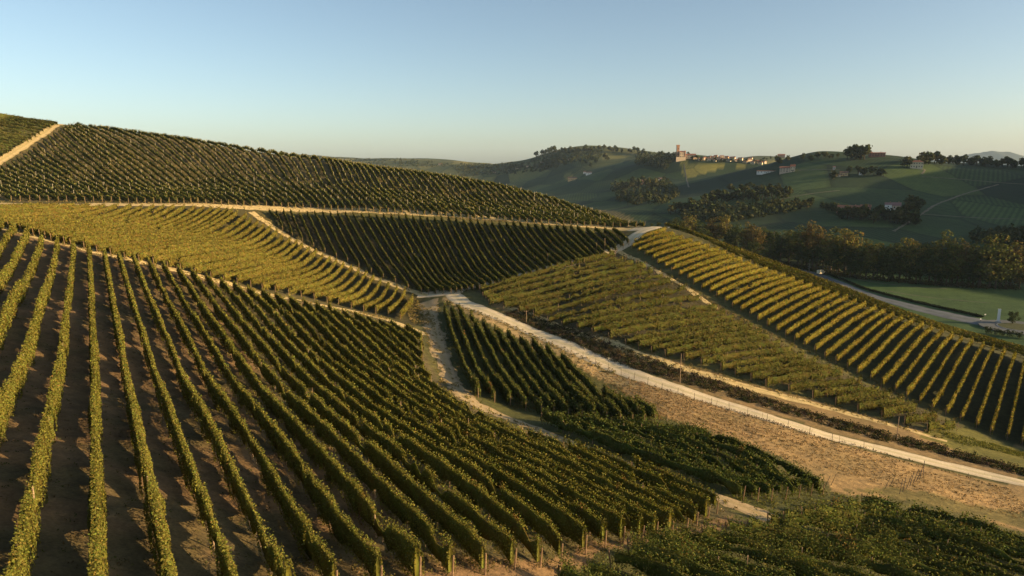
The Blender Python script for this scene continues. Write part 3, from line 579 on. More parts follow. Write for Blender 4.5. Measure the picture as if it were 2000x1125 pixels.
bag_mesh('roadside_scrub',[b1],M['tree_leaf'],'low dark purplish scrub on the bank above the gravel road','scrub')
SG=[(0.16,0.12,0.04),(0.22,0.17,0.06),(0.10,0.10,0.03),(0.28,0.21,0.09)]
bag=[]
for pix,n,wd in [([(22,452),(187,494),(331,527),(523,575),(753,622)],500,1.7),([(504,422),(620,491),(731,540),(812,567)],300,1.6),([(0,395),(400,400),(700,412),(1000,431),(1200,444)],500,2.6),
    ([(870,592),(1000,638),(1100,684),(1200,730)],260,1.0),([(985,592),(1150,650),(1330,714),(1600,788),(1840,856)],420,1.7),([(838,600),(862,692),(905,783),(1050,850),(1260,934),(1440,1000)],420,2.6),
    ([(795,585),(812,605),(828,635)],500,2.6),([(1210,492),(1290,530),(1400,600),(1500,650),(1650,722),(1800,790)],380,1.3)]:
    bag.append(clumps(along(pix,n,wd,rng),0.28,0.22+0.25*rng.random(n),9,0.20,SG,rng,0.1))
bag_mesh('straw_tufts',bag,M['dry'],'dry straw-coloured grass tufts along the track edges','grass')
gp=along([(1560,985),(1480,1000),(1400,985)],60,3,rng); bag=[clumps(along([(1470,992),(1560,978),(1640,966)],300,3.5,rng),0.35,0.25,9,0.16,[(0.10,0.11,0.03),(0.15,0.14,0.04)],rng),
   clumps(along([(560,1120),(760,1105),(960,1090),(1150,1060),(1300,1035),(1400,1015)],420,1.8,rng),0.3,0.3,10,0.12,[(0.14,0.11,0.04),(0.10,0.085,0.03),(0.2,0.13,0.06)],rng),
   clumps(along([(1850,855),(1920,868),(2040,900)],400,3.0,rng),0.5,0.4,9,0.2,[(0.11,0.12,0.03),(0.15,0.14,0.04)],rng),
   clumps(along([(1000,790),(1150,812),(1290,815)],200,1.8,rng),0.35,0.3,9,0.16,[(0.13,0.11,0.035),(0.2,0.13,0.05)],rng)]
bag_mesh('green_tufts',bag,M['leaf'],'fresh green grass tufts growing around the row ends and the verge','grass')
# weeds and clods between the foreground rows
n=7000; uu=UB+SPC*(rng.integers(-6,24,n)-4)+SPC*(0.5+0.36*rng.normal(size=n)); vv=14+95*rng.random(n)**1.4; wx=VN[None]*uu[:,None]+VD[None]*vv[:,None]
bag_mesh('soil_weeds',[clumps(wx,0.16,0.05+0.16*rng.random(n)**2,5,0.09,[(0.10,0.10,0.035),(0.16,0.12,0.055),(0.13,0.09,0.05),(0.08,0.095,0.03)],rng,0.3)],M['dry'],'scattered weeds and clods on the soil between the foreground rows','weeds')
# young dry vines in the brown field: broken low rows
yr=blend_rows([[(1105,698),(1180,748),(1250,800),(1300,822)],[(1200,732),(1290,780),(1380,826),(1440,852)],[(1330,770),(1430,808),(1520,842),(1600,875)],[(1500,822),(1600,854),(1700,885),(1800,915)],[(1640,862),(1740,890),(1860,925),(1960,955)]],spacing=1.5,off=0.0)
bag=[]
for r in yr:
    L=np.hypot(*np.diff(r,axis=0).T).sum(); n=max(4,int(L/0.4)); Q_=resample(r,n=n)+0.07*rng.normal(size=(n,2)); Q_=Q_[rng.random(n)<0.85]
    if len(Q_): bag.append(clumps(Q_,0.2,0.18+0.3*rng.random(len(Q_)),7,0.17,[(0.15,0.09,0.045),(0.10,0.07,0.035),(0.20,0.13,0.06),(0.08,0.07,0.03)],rng,0.1))
n=3200; pq=along([(1200,760),(1400,835),(1600,890),(1800,940),(2000,985)],n,6.5,rng); bag.append(clumps(pq,0.22,0.06+0.14*rng.random(n),5,0.13,[(0.27,0.18,0.085),(0.12,0.08,0.04),(0.36,0.26,0.125),(0.18,0.12,0.055)],rng,0.2))
bag_mesh('dry_stubble',bag,M['dry'],'rows of withered young vines and stubble across the brown field','stubble')
# ---------------------------------------------------------------- stakes, fence posts, poles
def pole_mesh(name,h,r,material,arm=0.0):
    bm_v,bm_f=[],[]
    def tube(p,q,r0,r1,k=6):
        p,q=Vector(p),Vector(q); d=(q-p).normalized(); a=d.orthogonal().normalized(); b_=d.cross(a); s0=len(bm_v)
        for c,r_ in ((p,r0),(q,r1)):
            for i in range(k): g=2*math.pi*i/k; v=c+a*math.cos(g)*r_+b_*math.sin(g)*r_; bm_v.append(v[:])
        for i in range(k): bm_f.append((s0+i,s0+(i+1)%k,s0+k+(i+1)%k,s0+k+i))
        bm_f.append(tuple(s0+k+i for i in range(k))); bm_f.append(tuple(s0+i for i in reversed(range(k))))
    tube((0,0,-0.4),(0,0,h),r,r*0.75)
    if arm: tube((-arm,0.0,h*0.93),(arm,0.0,h*0.93),r*0.6,r*0.6); tube((-arm*0.9,0,h*0.93),(-arm*0.9,0,h*0.99),r*0.4,r*0.4); tube((arm*0.9,0,h*0.93),(arm*0.9,0,h*0.99),r*0.4,r*0.4)
    me=bpy.data.meshes.new(name); me.from_pydata(bm_v,[],bm_f); me.materials.append(material); return me
def put(name,me,xy,label,cat,group=None,rot=(0,0,0),scale=1.0):
    o=bpy.data.objects.new(name,me); o.location=(xy[0],xy[1],float(ground(xy[0],xy[1]))+CAMZ); o.rotation_euler=rot; o.scale=(scale,)*3 if np.isscalar(scale) else scale
    return link(o,None,label,cat,group)
stake=pole_mesh('stake',1.25,0.035,M['post']); dstake=pole_mesh('dark_stake',1.9,0.045,M['darkstake']); fpost=pole_mesh('fence_post',1.35,0.04,M['darkstake'])
for px,py in Z5([(240,200),(345,225),(445,200),(540,205),(625,265),(720,305),(810,325),(905,315),(1000,298),(1080,285),(1175,295),(1260,275)],1250,780,4.536):
    put('vine_stake',stake,at([(px,py)])[0],'pale vine stake in the line along the lower edge of the brown field','stake','stakes along the lower edge of the brown field',(0.05*rng.normal(),0.05*rng.normal(),0),1.05)
for k,r in enumerate(yr):
    for q_ in (0.15,0.5,0.85):
        if rng.random()<0.8: put('vine_stake',stake,r[int(q_*23)]+0.3*rng.normal(size=2),'thin pale stake standing among the withered vines of the brown field','stake','stakes scattered in the brown field',(0.06*rng.normal(),0.06*rng.normal(),0),0.7+0.3*rng.random())
for k in range(8):
    f=k/7; put('leaning_stake',dstake,at([(1757+46*f,965-36*f)])[0],'dark stake leaning over in the line at the bare end of the brown field','stake','leaning dark stakes',(-0.15+0.05*rng.normal(),0.55+0.1*rng.normal(),0.4),0.9+0.2*rng.random())
for px,py in ((1612,950),(1623,948),(1728,955),(1738,950)): put('leaning_stake',dstake,at([(px,py)])[0],'short dark stake tilted at the corner of the bushy block','stake','dark stakes at the block corner',(0.1,0.3,0.2),0.8)
FP=resample(at([(1115,690),(1200,727),(1290,761),(1400,795),(1500,825),(1625,862)]),n=17)
for k,q_ in enumerate(FP): put('fence_post',fpost,q_,'thin dark fence post on the lower edge of the gravel road, %s from the bend'%ordinal(k+1),'post','fence posts along the gravel road',(0.04*rng.normal(),0.04*rng.normal(),0),0.95+0.15*rng.random())
# wires of the fence: one thing with the strands as parts
root=empty('wire_fence',(FP[0][0],FP[0][1],float(ground(*FP[0]))+CAMZ),'two-strand wire fence along the lower edge of the gravel road','fence')
for hz in (0.55,1.05):
    vs_,fs_=[],[]
    for k,(x,y) in enumerate(FP):
        z=float(ground(x,y))+CAMZ+hz
        for dx,dz in ((0,0.008),(0.008,-0.006),(-0.008,-0.006)): vs_.append((x+dx-root.location.x,y-root.location.y,z+dz-root.location.z))
        if k:
            for q_ in range(3): fs_.append((3*k-3+q_,3*k-3+(q_+1)%3,3*k+(q_+1)%3,3*k+q_))
    me=bpy.data.meshes.new('wire'); me.from_pydata(vs_,[],fs_); me.materials.append(simple('wire_metal',(0.15,0.14,0.13),0.1,5,0.5)) ; link(bpy.data.objects.new('wire',me),root)
def hpx(p,px): return px/F*math.hypot(p[0],p[1])
for (px,py,hp,arm,lab) in [(1028,632,27,0.45,'short wooden pole with a crossbar beside the ragged field'),(1328,748,60,0.0,'tall thin pole standing on the scrub bank above the road'),(1751,862,46,0.0,'thin pole at the lower end of the ragged field'),(1181,491,26,0.0,'wooden pole beside the gravel road under the saddle'),(1165,492,18,0.0,'short wooden pole by the road at the foot of the dark field')]:
    p_=at([(px,py)])[0]; h_=hpx(p_,hp); put('utility_pole',pole_mesh('utility_pole',h_,0.07,M['post'],arm),p_,lab,'pole')
# ---------------------------------------------------------------- trees
def crown_arrays(rng,rx,rz,zc,nclump,nq,size,cr,shape='round'):
    Cs=[];Ns=[];sh=[]
    for _ in range(nclump):
        v=rng.normal(size=3); v/=np.linalg.norm(v); f=rng.random()**0.45
        c=np.array([v[0]*rx*f,v[1]*rx*f,zc+v[2]*rz*f])
        if shape=='cone': t_=(c[2]-(zc-rz))/(2*rz); c[:2]*=max(0.12,1.15-t_)
        r_=cr*(0.7+0.6*rng.random()); d=unit(rng.normal(size=(nq,3))); Cs.append(c+d*r_*(0.75+0.35*rng.random((nq,1)))*np.array([1,1,0.8])); Ns.append(unit(d+0.5*rng.normal(size=(nq,3))))
        sh.append(np.full(nq,0.85+0.3*rng.random()))
    return np.concatenate(Cs),np.concatenate(Ns),np.concatenate(sh)
def trunk_arrays(rng,h,r,limbs):
    V,Q=[],[]
    def tube(pts,rs,k=6):
        s0=len(V)
        for (x,y,z),r_ in zip(pts,rs):
            for i in range(k): g=2*math.pi*i/k; V.append((x+r_*math.cos(g),y+r_*math.sin(g),z))
        for j in range(len(pts)-1):
            for i in range(k): Q.append((s0+j*k+i,s0+j*k+(i+1)%k,s0+(j+1)*k+(i+1)%k,s0+(j+1)*k+i))
    b1,b2=rng.normal(size=2)*h*0.03; tube([(0,0,-0.5),(b1*0.5,b2*0.5,h*0.35),(b1,b2,h*0.7),(b1*1.5,b2*1.5,h)],[r*1.3,r,r*0.7,r*0.25])
    for _ in range(limbs):
        a=rng.random()*6.28; z0=h*(0.35+0.4*rng.random()); L=h*(0.25+0.2*rng.random()); tube([(0,0,z0),(math.cos(a)*L*0.5,math.sin(a)*L*0.5,z0+L*0.35),(math.cos(a)*L,math.sin(a)*L,z0+L*0.6)],[r*0.45,r*0.3,r*0.1],5)
    return V,Q
def tree_template(seed,h,rx,col,nclump,nq,size,cr,shape='round',low=0.07):
    rng=np.random.default_rng(seed); rz=h*(1-low)/2*0.92; zc=h*low+rz*1.02
    Cn,N,sh=crown_arrays(rng,rx,rz,zc,nclump,nq,size,cr,shape); S=size*(0.7+0.6*rng.random(len(Cn)))
    V=leaf_quads(Cn,N,S,rng,0.85); col_=palette(len(Cn),col,rng,0.2)*sh[:,None]
    cm=np_mesh('crown',V,np.arange(len(V)).reshape(-1,4),M['tree_leaf'],np.repeat(col_,4,axis=0))
    tv,tq=trunk_arrays(rng,h*0.8,h*0.018,5); tm=np_mesh('trunk',tv,tq,M['trunk'])
    return (tm,cm,h)
TG=(0.052,0.064,0.021); TO=(0.098,0.098,0.027); TB=(0.115,0.085,0.028); TY=(0.15,0.125,0.033)  # TY: warm sunlight on some crowns put into the leaf colour
TPL={'g1':tree_template(1,22,6.3,TG,42,60,0.75,2.0),'g2':tree_template(2,22,5.0,TG,36,60,0.75,1.9),'o1':tree_template(3,22,5.8,TO,42,60,0.75,1.9),'o2':tree_template(4,22,4.8,TB,34,60,0.7,1.8),
     'y1':tree_template(5,22,4.6,TY,34,60,0.7,1.8),'p1':tree_template(6,22,2.6,TO,28,44,0.6,1.2),'b1':tree_template(7,5,2.4,(0.05,0.06,0.02),14,26,0.5,0.9,low=0.05)}
def tree(kind,xy,h,label,group=None,name='tree',wide=1.0,rz=None):
    tm,cm,h0=TPL[kind]; s_=h/h0
    root=empty(name,(xy[0],xy[1],float(ground(*xy))+CAMZ-0.1),label,'tree',group); root.scale=(s_*wide,s_*wide,s_); root.rotation_euler=(0,0,rng.random()*6.28 if rz is None else rz)
    link(bpy.data.objects.new('trunk',tm),root); link(bpy.data.objects.new('crown',cm),root); return root
LBL={'g1':'dark green broad tree in the wooded belt across the valley','g2':'dark green upright tree in the wooded belt across the valley','o1':'olive tinted broad tree in the wooded belt across the valley','o2':'russet brown tree in the wooded belt across the valley','y1':'golden lit tree in the wooded belt across the valley','p1':'slender brownish tree in the wooded belt across the valley'}
BELT=[(1345,432,498,'y1'),(1318,438,490,'g1'),(1372,452,505,'g2'),(1390,440,498,'o2'),(1412,431,500,'y1'),(1436,446,505,'g1'),(1458,443,510,'o2'),(1478,452,512,'o2'),(1500,468,520,'o1'),(1522,456,520,'g2'),(1540,447,520,'p1'),(1557,448,523,'o1'),(1575,438,525,'o2'),(1594,447,530,'o2'),(1606,470,532,'g1'),(1622,452,534,'o1'),(1650,447,540,'y1'),(1638,468,538,'g2'),(1668,474,543,'g2'),(1690,474,546,'o1'),(1704,476,547,'y1'),(1724,482,548,'g1'),(1742,484,549,'o1'),(1756,474,550,'o1'),(1776,470,552,'y1'),(1796,484,553,'g1'),(1814,480,554,'g1'),(1838,464,556,'o1'),(1858,476,557,'o1'),(1878,482,558,'o2'),(1900,492,559,'g1'),(1912,478,561,'o1'),(1932,476,562,'o1'),(1952,474,562,'o1'),(1972,484,562,'o2'),(1990,498,562,'g1'),(2012,488,562,'g2'),
      (1330,450,492,'g2'),(1360,458,500,'g1'),(1425,462,505,'g1'),(1470,470,514,'g1'),(1510,480,520,'g1'),(1565,475,526,'g1'),(1585,480,530,'g2'),(1630,485,537,'g1'),(1660,495,543,'g1'),(1680,500,546,'g1'),(1712,498,548,'g1'),(1735,500,550,'g2'),(1768,498,552,'g1'),(1788,500,554,'g1'),(1826,498,556,'g1'),(1848,500,558,'g1'),(1868,502,559,'g1'),(1890,505,560,'g2'),(1944,505,563,'g1'),(1964,508,563,'g1')]
def floor_at(px,py):
    r_=ray(px,py); return (r_*(VZ/r_[2]))[:2]
LK={'g1':'dark green broad tree','g2':'dark green upright tree','o1':'olive tinted broad tree','o2':'russet brown tree','y1':'golden lit tree','p1':'slender brownish tree'}
BELT.sort(key=lambda a:-a[0])
for bi,(px,pt_,pb,kd) in enumerate(BELT):
    b_=floor_at(px,pb); h_=hpx(b_,pb-pt_)*1.0; tree(kd,b_,h_,LK[kd]+' in the valley belt, %s from the roundabout end'%ordinal(bi+1),'trees of the belt across the valley',wide=1.0+0.25*rng.random())
# second, darker file behind
for bi,px in enumerate(range(2002,1308,-13)):
    pb=float(np.interp(px,[1300,1500,1650,2000],[478,505,528,548]))+rng.normal(); b_=floor_at(px+rng.normal()*4,pb); kd=rng.choice(['g1','g2','g1','o1']); tree(kd,b_,15+6*rng.random(),LK[kd]+' in the rear valley belt, %s from the roundabout'%ordinal(bi+1),'rear file of the valley belt',wide=1.15)
ug=np.array([floor_at(px_,py_) for px_,py_ in [(1330,497),(1450,510),(1560,525),(1650,541),(1750,551),(1850,558),(1990,563)]])
b1=clumps(along(ug,700,4.0,rng,world=True),1.8,1.5+2.5*rng.random(700),18,0.8,[(0.045,0.052,0.02),(0.06,0.06,0.022),(0.08,0.062,0.025)],rng,0.3); bag_mesh('belt_undergrowth',[b1],M['tree_leaf'],'dark bushy undergrowth along the foot of the valley tree belt','undergrowth')
# small trees and bushes on the slopes nearer
b_=at([(1978,634)],0,255,600)[0]; tree('g2',b_,hpx(b_,26),'small dark tree on the roundabout island',wide=1.3)
for px,py,h_,lab in [(876,596,1.6,'dark round bush where the dirt path meets the gravel road'),(893,600,1.1,'low dark bush on the verge beside the road junction'),(1285,438,1.9,'dark bush on the saddle where the gravel road goes over'),(1272,436,1.4,'smaller dark bush just behind the saddle road'),(548,306,2.6,'lone round bush on the skyline of the big hill')]:
    b_=at([(px,py)],0,9,345)[0]; r_=tree('b1',b_,h_,lab,name='bush'); r_['category']='bush'
for k,px in enumerate((1930,1945,1958,1972,1990,2005)):
    b_=at([(px,652+k*2)],0,225,400)[0]; r_=tree('b1',b_,2.5+1.5*rng.random(),'dark roadside bush between the crest vines and the roundabout','bushes beside the roundabout',name='bush'); r_['category']='bush'
# far trees: one mesh each, too small to show parts
def far_template(seed,col,tall=1.0):
    rng=np.random.default_rng(seed); Cn,N,sh=crown_arrays(rng,3.0,3.6*tall,4.6*tall,12,14,1.5,1.5); V=leaf_quads(Cn,N,1.7*(0.7+0.6*rng.random(len(Cn))),rng,0.9); c=palette(len(Cn),col,rng,0.2)*sh[:,None]
    tv,tq=trunk_arrays(rng,5*tall,0.25,2); V2=np.r_[V,np.array(tv)]; Q2=np.r_[np.arange(len(V)).reshape(-1,4),np.array(tq)+len(V)]; T2=np.r_[np.repeat(c,4,axis=0),np.tile((0.05,0.04,0.03),(len(tv),1))]
    return np_mesh('far_tree',V2,Q2,M['tree_leaf'],T2)
FT=[far_template(11,(0.04,0.05,0.02)),far_template(12,(0.048,0.055,0.02),1.25),far_template(13,(0.06,0.06,0.022))]
cyp=far_template(14,(0.03,0.042,0.018),2.0)
def far_trees(segs,lab,group):
    for (x0,y0,x1,y1,n,h_,j) in segs:
        for k in range(n):
            f=(k+rng.random()*0.9)/n; px=x0+(x1-x0)*f+rng.normal()*1.5; py=y0+(y1-y0)*f+rng.normal()*j
            b_=at([(px,py)],0,480,4000)[0]; d_=math.hypot(*b_)
            if d_>3500: continue
            me=FT[rng.integers(0,3)]; s_=h_*(0.75+0.5*rng.random())/9.0
            put('far_tree',me,b_,lab,'tree',group,(0,0,rng.random()*6.28),(s_*1.15,s_*1.15,s_))
far_trees([(1655,312,1690,311,12,17,0.8)],'tall dark tree in the ridge-top clump beside the red villa','trees of the ridge-top clump')
far_trees([(1790,322,1832,318,7,14,1.0),(1762,327,1780,326,3,12,1)],'dark tree around the two-storey cream house on the ridge','trees around the cream ridge house')
far_trees([(1838,320,2010,329,34,11,1.0)],'dark tree in the long hedge line along the far ridge','trees of the long ridge hedge')
far_trees([(1640,424,1790,436,26,11,3.0),(1768,415,1800,402,8,10,4),(1600,405,1645,418,8,8,2),(1560,410,1590,404,5,8,2)],'dark tree in the grove below the valley farmhouses','trees of the farmhouse grove')
far_trees([(1385,392,1545,388,30,12,4.0),(1310,415,1400,408,16,12,4),(1415,372,1530,379,10,9,2)],'dark tree in the wood across the middle of the far slope','trees of the mid-slope wood')
far_trees([(1200,372,1295,366,18,14,4),(1215,395,1290,392,12,13,4)],'dark tree in the wooded gully below the castle hill','trees of the wooded gully')
far_trees([(1286,306,1320,309,9,11,1.0),(1345,307,1352,306,1,12,0.3)],'dark tree beside the castle on the village hill','trees beside the castle')
far_trees([(1350,313,1500,320,16,8,1.0)],'small dark tree among the village houses','trees among the village houses')
far_trees([(1660,340,1735,343,9,9,1.5),(1625,350,1633,351,2,12,1),(1570,312,1640,308,10,8,1.5),(1490,312,1540,318,8,10,2)],'dark tree dotted among the upper farms of the far slope','trees among the upper farms')
far_trees([(1045,304,1090,296,9,16,2),(1095,297,1180,292,12,14,1.5),(1185,295,1270,301,12,13,1.5),(1060,325,1190,318,16,14,5)],'dim tree of the wooded hilltop beyond the castle','trees of the wooded hilltop')
# woods that read as one mass on the farther hills
bag=[]
for poly,n,hgt in [([(1030,318),(1060,301),(1100,294),(1180,290),(1170,312),(1110,318),(1060,335),(1020,338)],420,9),([(1240,298),(1300,306),(1318,312),(1300,330),(1240,322)],170,9),([(960,322),(1030,318),(1010,340),(900,345),(880,325)],260,9),([(600,306),(700,311),(790,311),(870,319),(960,323),(960,330),(800,326),(600,316)],200,8),
   ([(1190,360),(1300,352),(1330,380),(1300,400),(1210,400)],200,10),([(1900,462),(2010,458),(2010,478),(1900,476)],90,10),([(1330,412),(1560,398),(1560,412),(1420,436),(1330,432)],240,10)]:
    lo=np.min(poly,0); hi=np.max(poly,0); q_=lo+(hi-lo)*rng.random((n*3,2)); q_=q_[inside(q_[:,0],q_[:,1],poly)][:n]; w_=at(q_,0,480,5000)
    w_=w_[np.hypot(w_[:,0],w_[:,1])<4500]; bag.append(clumps(w_,4.0,hgt*(0.6+0.6*rng.random(len(w_))),16,3.2,[(0.035,0.045,0.018),(0.045,0.052,0.02),(0.055,0.055,0.022)],rng,0.5))
bag_mesh('far_woodland',bag,M['tree_leaf'],'dark woods covering the hazy hills around the village','woods')
# ---------------------------------------------------------------- houses
WALLS={'cream':(0.62,0.50,0.33),'white':(0.70,0.68,0.62),'ochre':(0.55,0.38,0.20),'red':(0.34,0.17,0.11),'pink':(0.50,0.39,0.29),'brick':(0.32,0.18,0.11),'stone':(0.42,0.34,0.24)}
WM={k:simple('wall_'+k,v,0.08,0.6) for k,v in WALLS.items()}; RM={'red':simple('roof_red',(0.22,0.10,0.065),0.25,1.5),'brown':simple('roof_brown',(0.17,0.10,0.07),0.25,1.5),'mauve':simple('roof_mauve',(0.22,0.13,0.12),0.2,1.5)}
WIN=simple('dark_window',(0.03,0.035,0.04),0.1,1,0.3); SHUT=simple('shutter',(0.12,0.09,0.06),0.2,2)
def boxm(name,x0,x1,y0,y1,z0,z1,material):
    v=[(x,y,z) for z in (z0,z1) for y in (y0,y1) for x in (x0,x1)]; f=[(0,2,3,1),(4,5,7,6),(0,1,5,4),(2,6,7,3),(0,4,6,2),(1,3,7,5)]
    me=bpy.data.meshes.new(name); me.from_pydata(v,[],f); me.materials.append(material); return me
def gable(name,w_,d_,z0,rh,material,ov=0.5,th=0.25,hip=False):
    a,b_=w_/2+ov,d_/2+ov; r_=a-(d_/2 if hip else 0)
    v=[(-a,-b_,z0),(a,-b_,z0),(a,b_,z0),(-a,b_,z0),(-r_,0,z0+rh),(r_,0,z0+rh),(-a,-b_,z0-th),(a,-b_,z0-th),(a,b_,z0-th),(-a,b_,z0-th)]
    f=[(0,1,5,4),(2,3,4,5),(0,4,3),(1,2,5),(6,7,1,0),(7,8,2,1),(8,9,3,2),(9,6,0,3),(9,8,7,6)]
    me=bpy.data.meshes.new(name); me.from_pydata(v,[],f); me.materials.append(material); return me
def house(px,py,wp,hp,wall,roof,label,group=None,yaw=0.0,dep=0.7,rows=2,cols=4,rf=0.3,cat='house',chim=True,tmin=480,hip=False,base=1.0):
    b_=at([(px,py)],0,tmin,6000)[0] if tmin>300 else floor_at(px,py); d_=math.hypot(*b_); w_=0.88*wp/F*d_; h_=0.88*hp/F*d_; D=max(5.0,w_*dep); rh=h_*rf; wh=h_-rh
    root=empty('house',(b_[0],b_[1],float(ground(*b_))+CAMZ),label,cat,group); root.rotation_euler=(0,0,yaw-math.atan2(b_[0],b_[1]))
    link(bpy.data.objects.new('wall',boxm('wall',-w_/2,w_/2,-D/2,D/2,-base-D*0.25,wh,WM[wall])),root)
    ro=link(bpy.data.objects.new('roof',gable('roof',w_,D,wh+0.25,rh,RM[roof],0.45,0.25,hip)),root)
    if chim: link(bpy.data.objects.new('chimney',boxm('chimney',w_*0.18,w_*0.18+0.8,-0.4,0.4,wh+rh*0.4,wh+rh+1.0,WM['brick'])),ro)
    if rows*cols:
        ww=min(1.1,w_/cols*0.45); wh2=min(1.5,wh/rows*0.5)
        wmsh=boxm('window',-ww/2,ww/2,-0.06,0.03,0,wh2,WIN)
        for r_ in range(rows):
            for c_ in range(cols):
                o=bpy.data.objects.new('window',wmsh); o.location=(-w_/2+w_*(c_+0.5)/cols,-D/2-0.02,wh*(r_+0.32)/rows); link(o,root)
        link(bpy.data.objects.new('door',boxm('door',-0.6,0.6,-D/2-0.08,-D/2,0,min(2.2,wh*0.45),SHUT)),root)
    return root
house(1660,416,46,15,'cream','red','long cream farmhouse with a red roof in the valley grove',dep=0.35,cols=7)
house(1690,414,18,14,'red','red','reddish wing at the end of the long valley farmhouse',cols=2)
house(1640,417,12,9,'red','brown','low red barn at the other end of the long valley farmhouse',cols=2,rows=1)
house(1734,414,12,18,'white','mauve','white block of the house beside the dark grove',cols=1,dep=1.2,rf=0.22)
house(1750,415,14,19,'pink','mauve','mauve gabled house joined to the white block',cols=2,dep=1.0)
house(1713,306,28,8,'red','red','red villa on the ridge beside the dark tree clump',cols=6,rows=2,rf=0.2,dep=0.4)
house(1699,306,7,9,'pink','red','small pink annex between the red villa and the tree clump',cols=2)
house(1790,328,21,14,'cream','red','bright two-storey cream house on the ridge',cols=5,rf=0.22,hip=True)
house(1526,304,14,6,'red','red','small red-roofed house on the ridge past the village',cols=3,rows=1,rf=0.4)
house(1537,336,28,11,'pink','red','reddish farm with a sunlit gable above the far vineyards',cols=5)
house(1548,335,9,14,'cream','red','tall cream gable end of the upper farm',cols=2)
house(1497,338,38,5,'white','brown','long low grey wall and shed beside the upper farm',cols=6,rows=1,rf=0.25,dep=0.2,chim=False)
house(1648,343,15,8,'ochre','brown','ochre barn alone on the far slope',cols=2,rows=1,dep=0.8)
house(1637,345,9,5,'cream','brown','low lean-to beside the ochre barn',cols=1,rows=1,chim=False)
house(1683,341,10,6,'white','mauve','little white shed near the ochre barn',cols=2,rows=1,chim=False)
house(1629,330,4,5,'white','mauve','tiny bright white hut on the far slope',cols=1,rows=1,chim=False,dep=1)
house(1118,352,20,7,'ochre','brown','ochre farmhouse beside the small sunlit patch',cols=4,rows=1)
house(1150,341,13,6,'white','brown','white farmhouse on the slope under the wooded hilltop',cols=3,rows=1)
house(1142,339,6,5,'white','brown','small white outbuilding beside the hillside farmhouse',cols=1,rows=1,chim=False)
house(1258,359,20,9,'red','brown','dim red house in the shaded gully',cols=4)
house(1290,352,9,5,'white','mauve','pale hut in the shaded gully',cols=1,rows=1,chim=False)
house(1483,501,13,14,'ochre','red','orange sunlit house behind the crest of vines',cols=2,dep=1.0,tmin=255)
house(1540,508,30,11,'brick','red','low red-roofed building among the valley trees',cols=3,rows=1,dep=0.6,tmin=255)
house(1468,500,9,11,'brick','red','brick annex beside the orange house behind the crest',cols=1,tmin=255)
for k,(px,py) in enumerate([(1030,326),(1058,318),(1010,330),(965,338),(1112,313),(860,322)]):
    house(px,py,5+rng.random()*3,3.0,'stone','brown','tiny pale house scattered on the hazy hillside beyond the big hill','scattered hillside houses',cols=0,rows=0,chim=False,yaw=rng.normal()*0.4,tmin=1200)
vill=[(1357,311,9,8,'ochre'),(1367,313,8,6,'cream'),(1376,312,8,7,'cream'),(1384,314,9,8,'cream'),(1392,311,8,8,'ochre'),(1396,315,7,6,'cream'),(1403,312,9,8,'pink'),(1411,314,10,8,'cream'),(1419,311,8,8,'ochre'),(1424,315,9,7,'cream'),(1431,312,11,8,'cream'),(1439,315,8,6,'pink'),(1446,313,10,7,'cream'),(1410,307,9,6,'cream'),(1398,306,8,5,'ochre'),(1425,307,9,5,'pink'),(1455,318,9,6,'ochre'),(1463,316,11,8,'cream'),(1470,320,9,7,'cream'),(1478,318,8,7,'ochre'),(1485,321,9,7,'cream'),(1492,319,9,7,'pink'),(1466,311,8,5,'cream'),(1387,308,7,5,'pink')]
for k,(px,py,w_,h_,wl) in enumerate(vill):
    house(px,py,w_*0.9,h_*0.8,wl,'red' if k%3 else 'brown','small %s house with a tiled roof in the hilltop village'%{'cream':'cream','ochre':'ochre','pink':'pinkish'}[wl],'%s village houses'%{'cream':'cream','ochre':'ochre','pink':'pinkish'}[wl],yaw=rng.normal()*0.5,cols=2,rows=2,rf=0.32,chim=(k%2==0),tmin=1200)
house(1349,309,20,9,'cream','red','long sunlit hall beside the castle keep',cols=5,rows=2,dep=0.5,tmin=1200)
# castle
b_=at([(1328,312)],0,1200,4000)[0]; d_=math.hypot(*b_); u_=d_/F
root=empty('castle',(b_[0],b_[1],float(ground(*b_))+CAMZ),'brick castle with a tall square tower on the village hilltop','castle'); root.rotation_euler=(0,0,0.25-math.atan2(b_[0],b_[1]))
tw=4.8*u_; th=25*u_
tower=link(bpy.data.objects.new('tower',boxm('tower',-4.5*u_-tw/2,-4.5*u_+tw/2,-tw/2,tw/2,-6,th,WM['brick'])),root)
link(bpy.data.objects.new('cornice',boxm('cornice',-4.5*u_-tw/2-0.5,-4.5*u_+tw/2+0.5,-tw/2-0.5,tw/2+0.5,th,th+1.2,WM['brick'])),tower)
for i in range(3):
    for j in (-1,1):
        link(bpy.data.objects.new('merlon',boxm('merlon',-4.5*u_-tw/2-0.4+i*(tw-0.4)/2,-4.5*u_-tw/2+0.8+i*(tw-0.4)/2,j*tw/2-0.4,j*tw/2+0.4,th+1.2,th+2.6,WM['brick'])),tower)
keep=link(bpy.data.objects.new('keep',boxm('keep',-2.3*u_,8*u_,-5*u_,5*u_,-8,13.5*u_,WM['stone'])),root)
link(bpy.data.objects.new('keep_roof',gable('keep_roof',10.3*u_,10*u_,13.8*u_,2.4*u_,RM['red'],0.3)),root).location=(2.85*u_,0,0)
link(bpy.data.objects.new('corner_turret',boxm('corner_turret',7*u_,9.2*u_,-5.5*u_,-3.2*u_,-8,16.5*u_,WM['brick'])),root)
link(bpy.data.objects.new('curtain_wall',boxm('curtain_wall',-9*u_,9*u_,-7.5*u_,-6.8*u_,-10,5*u_,WM['stone'])),root)
wm_=boxm('window',-0.8,0.8,-0.1,0.05,0,2.2,WIN)
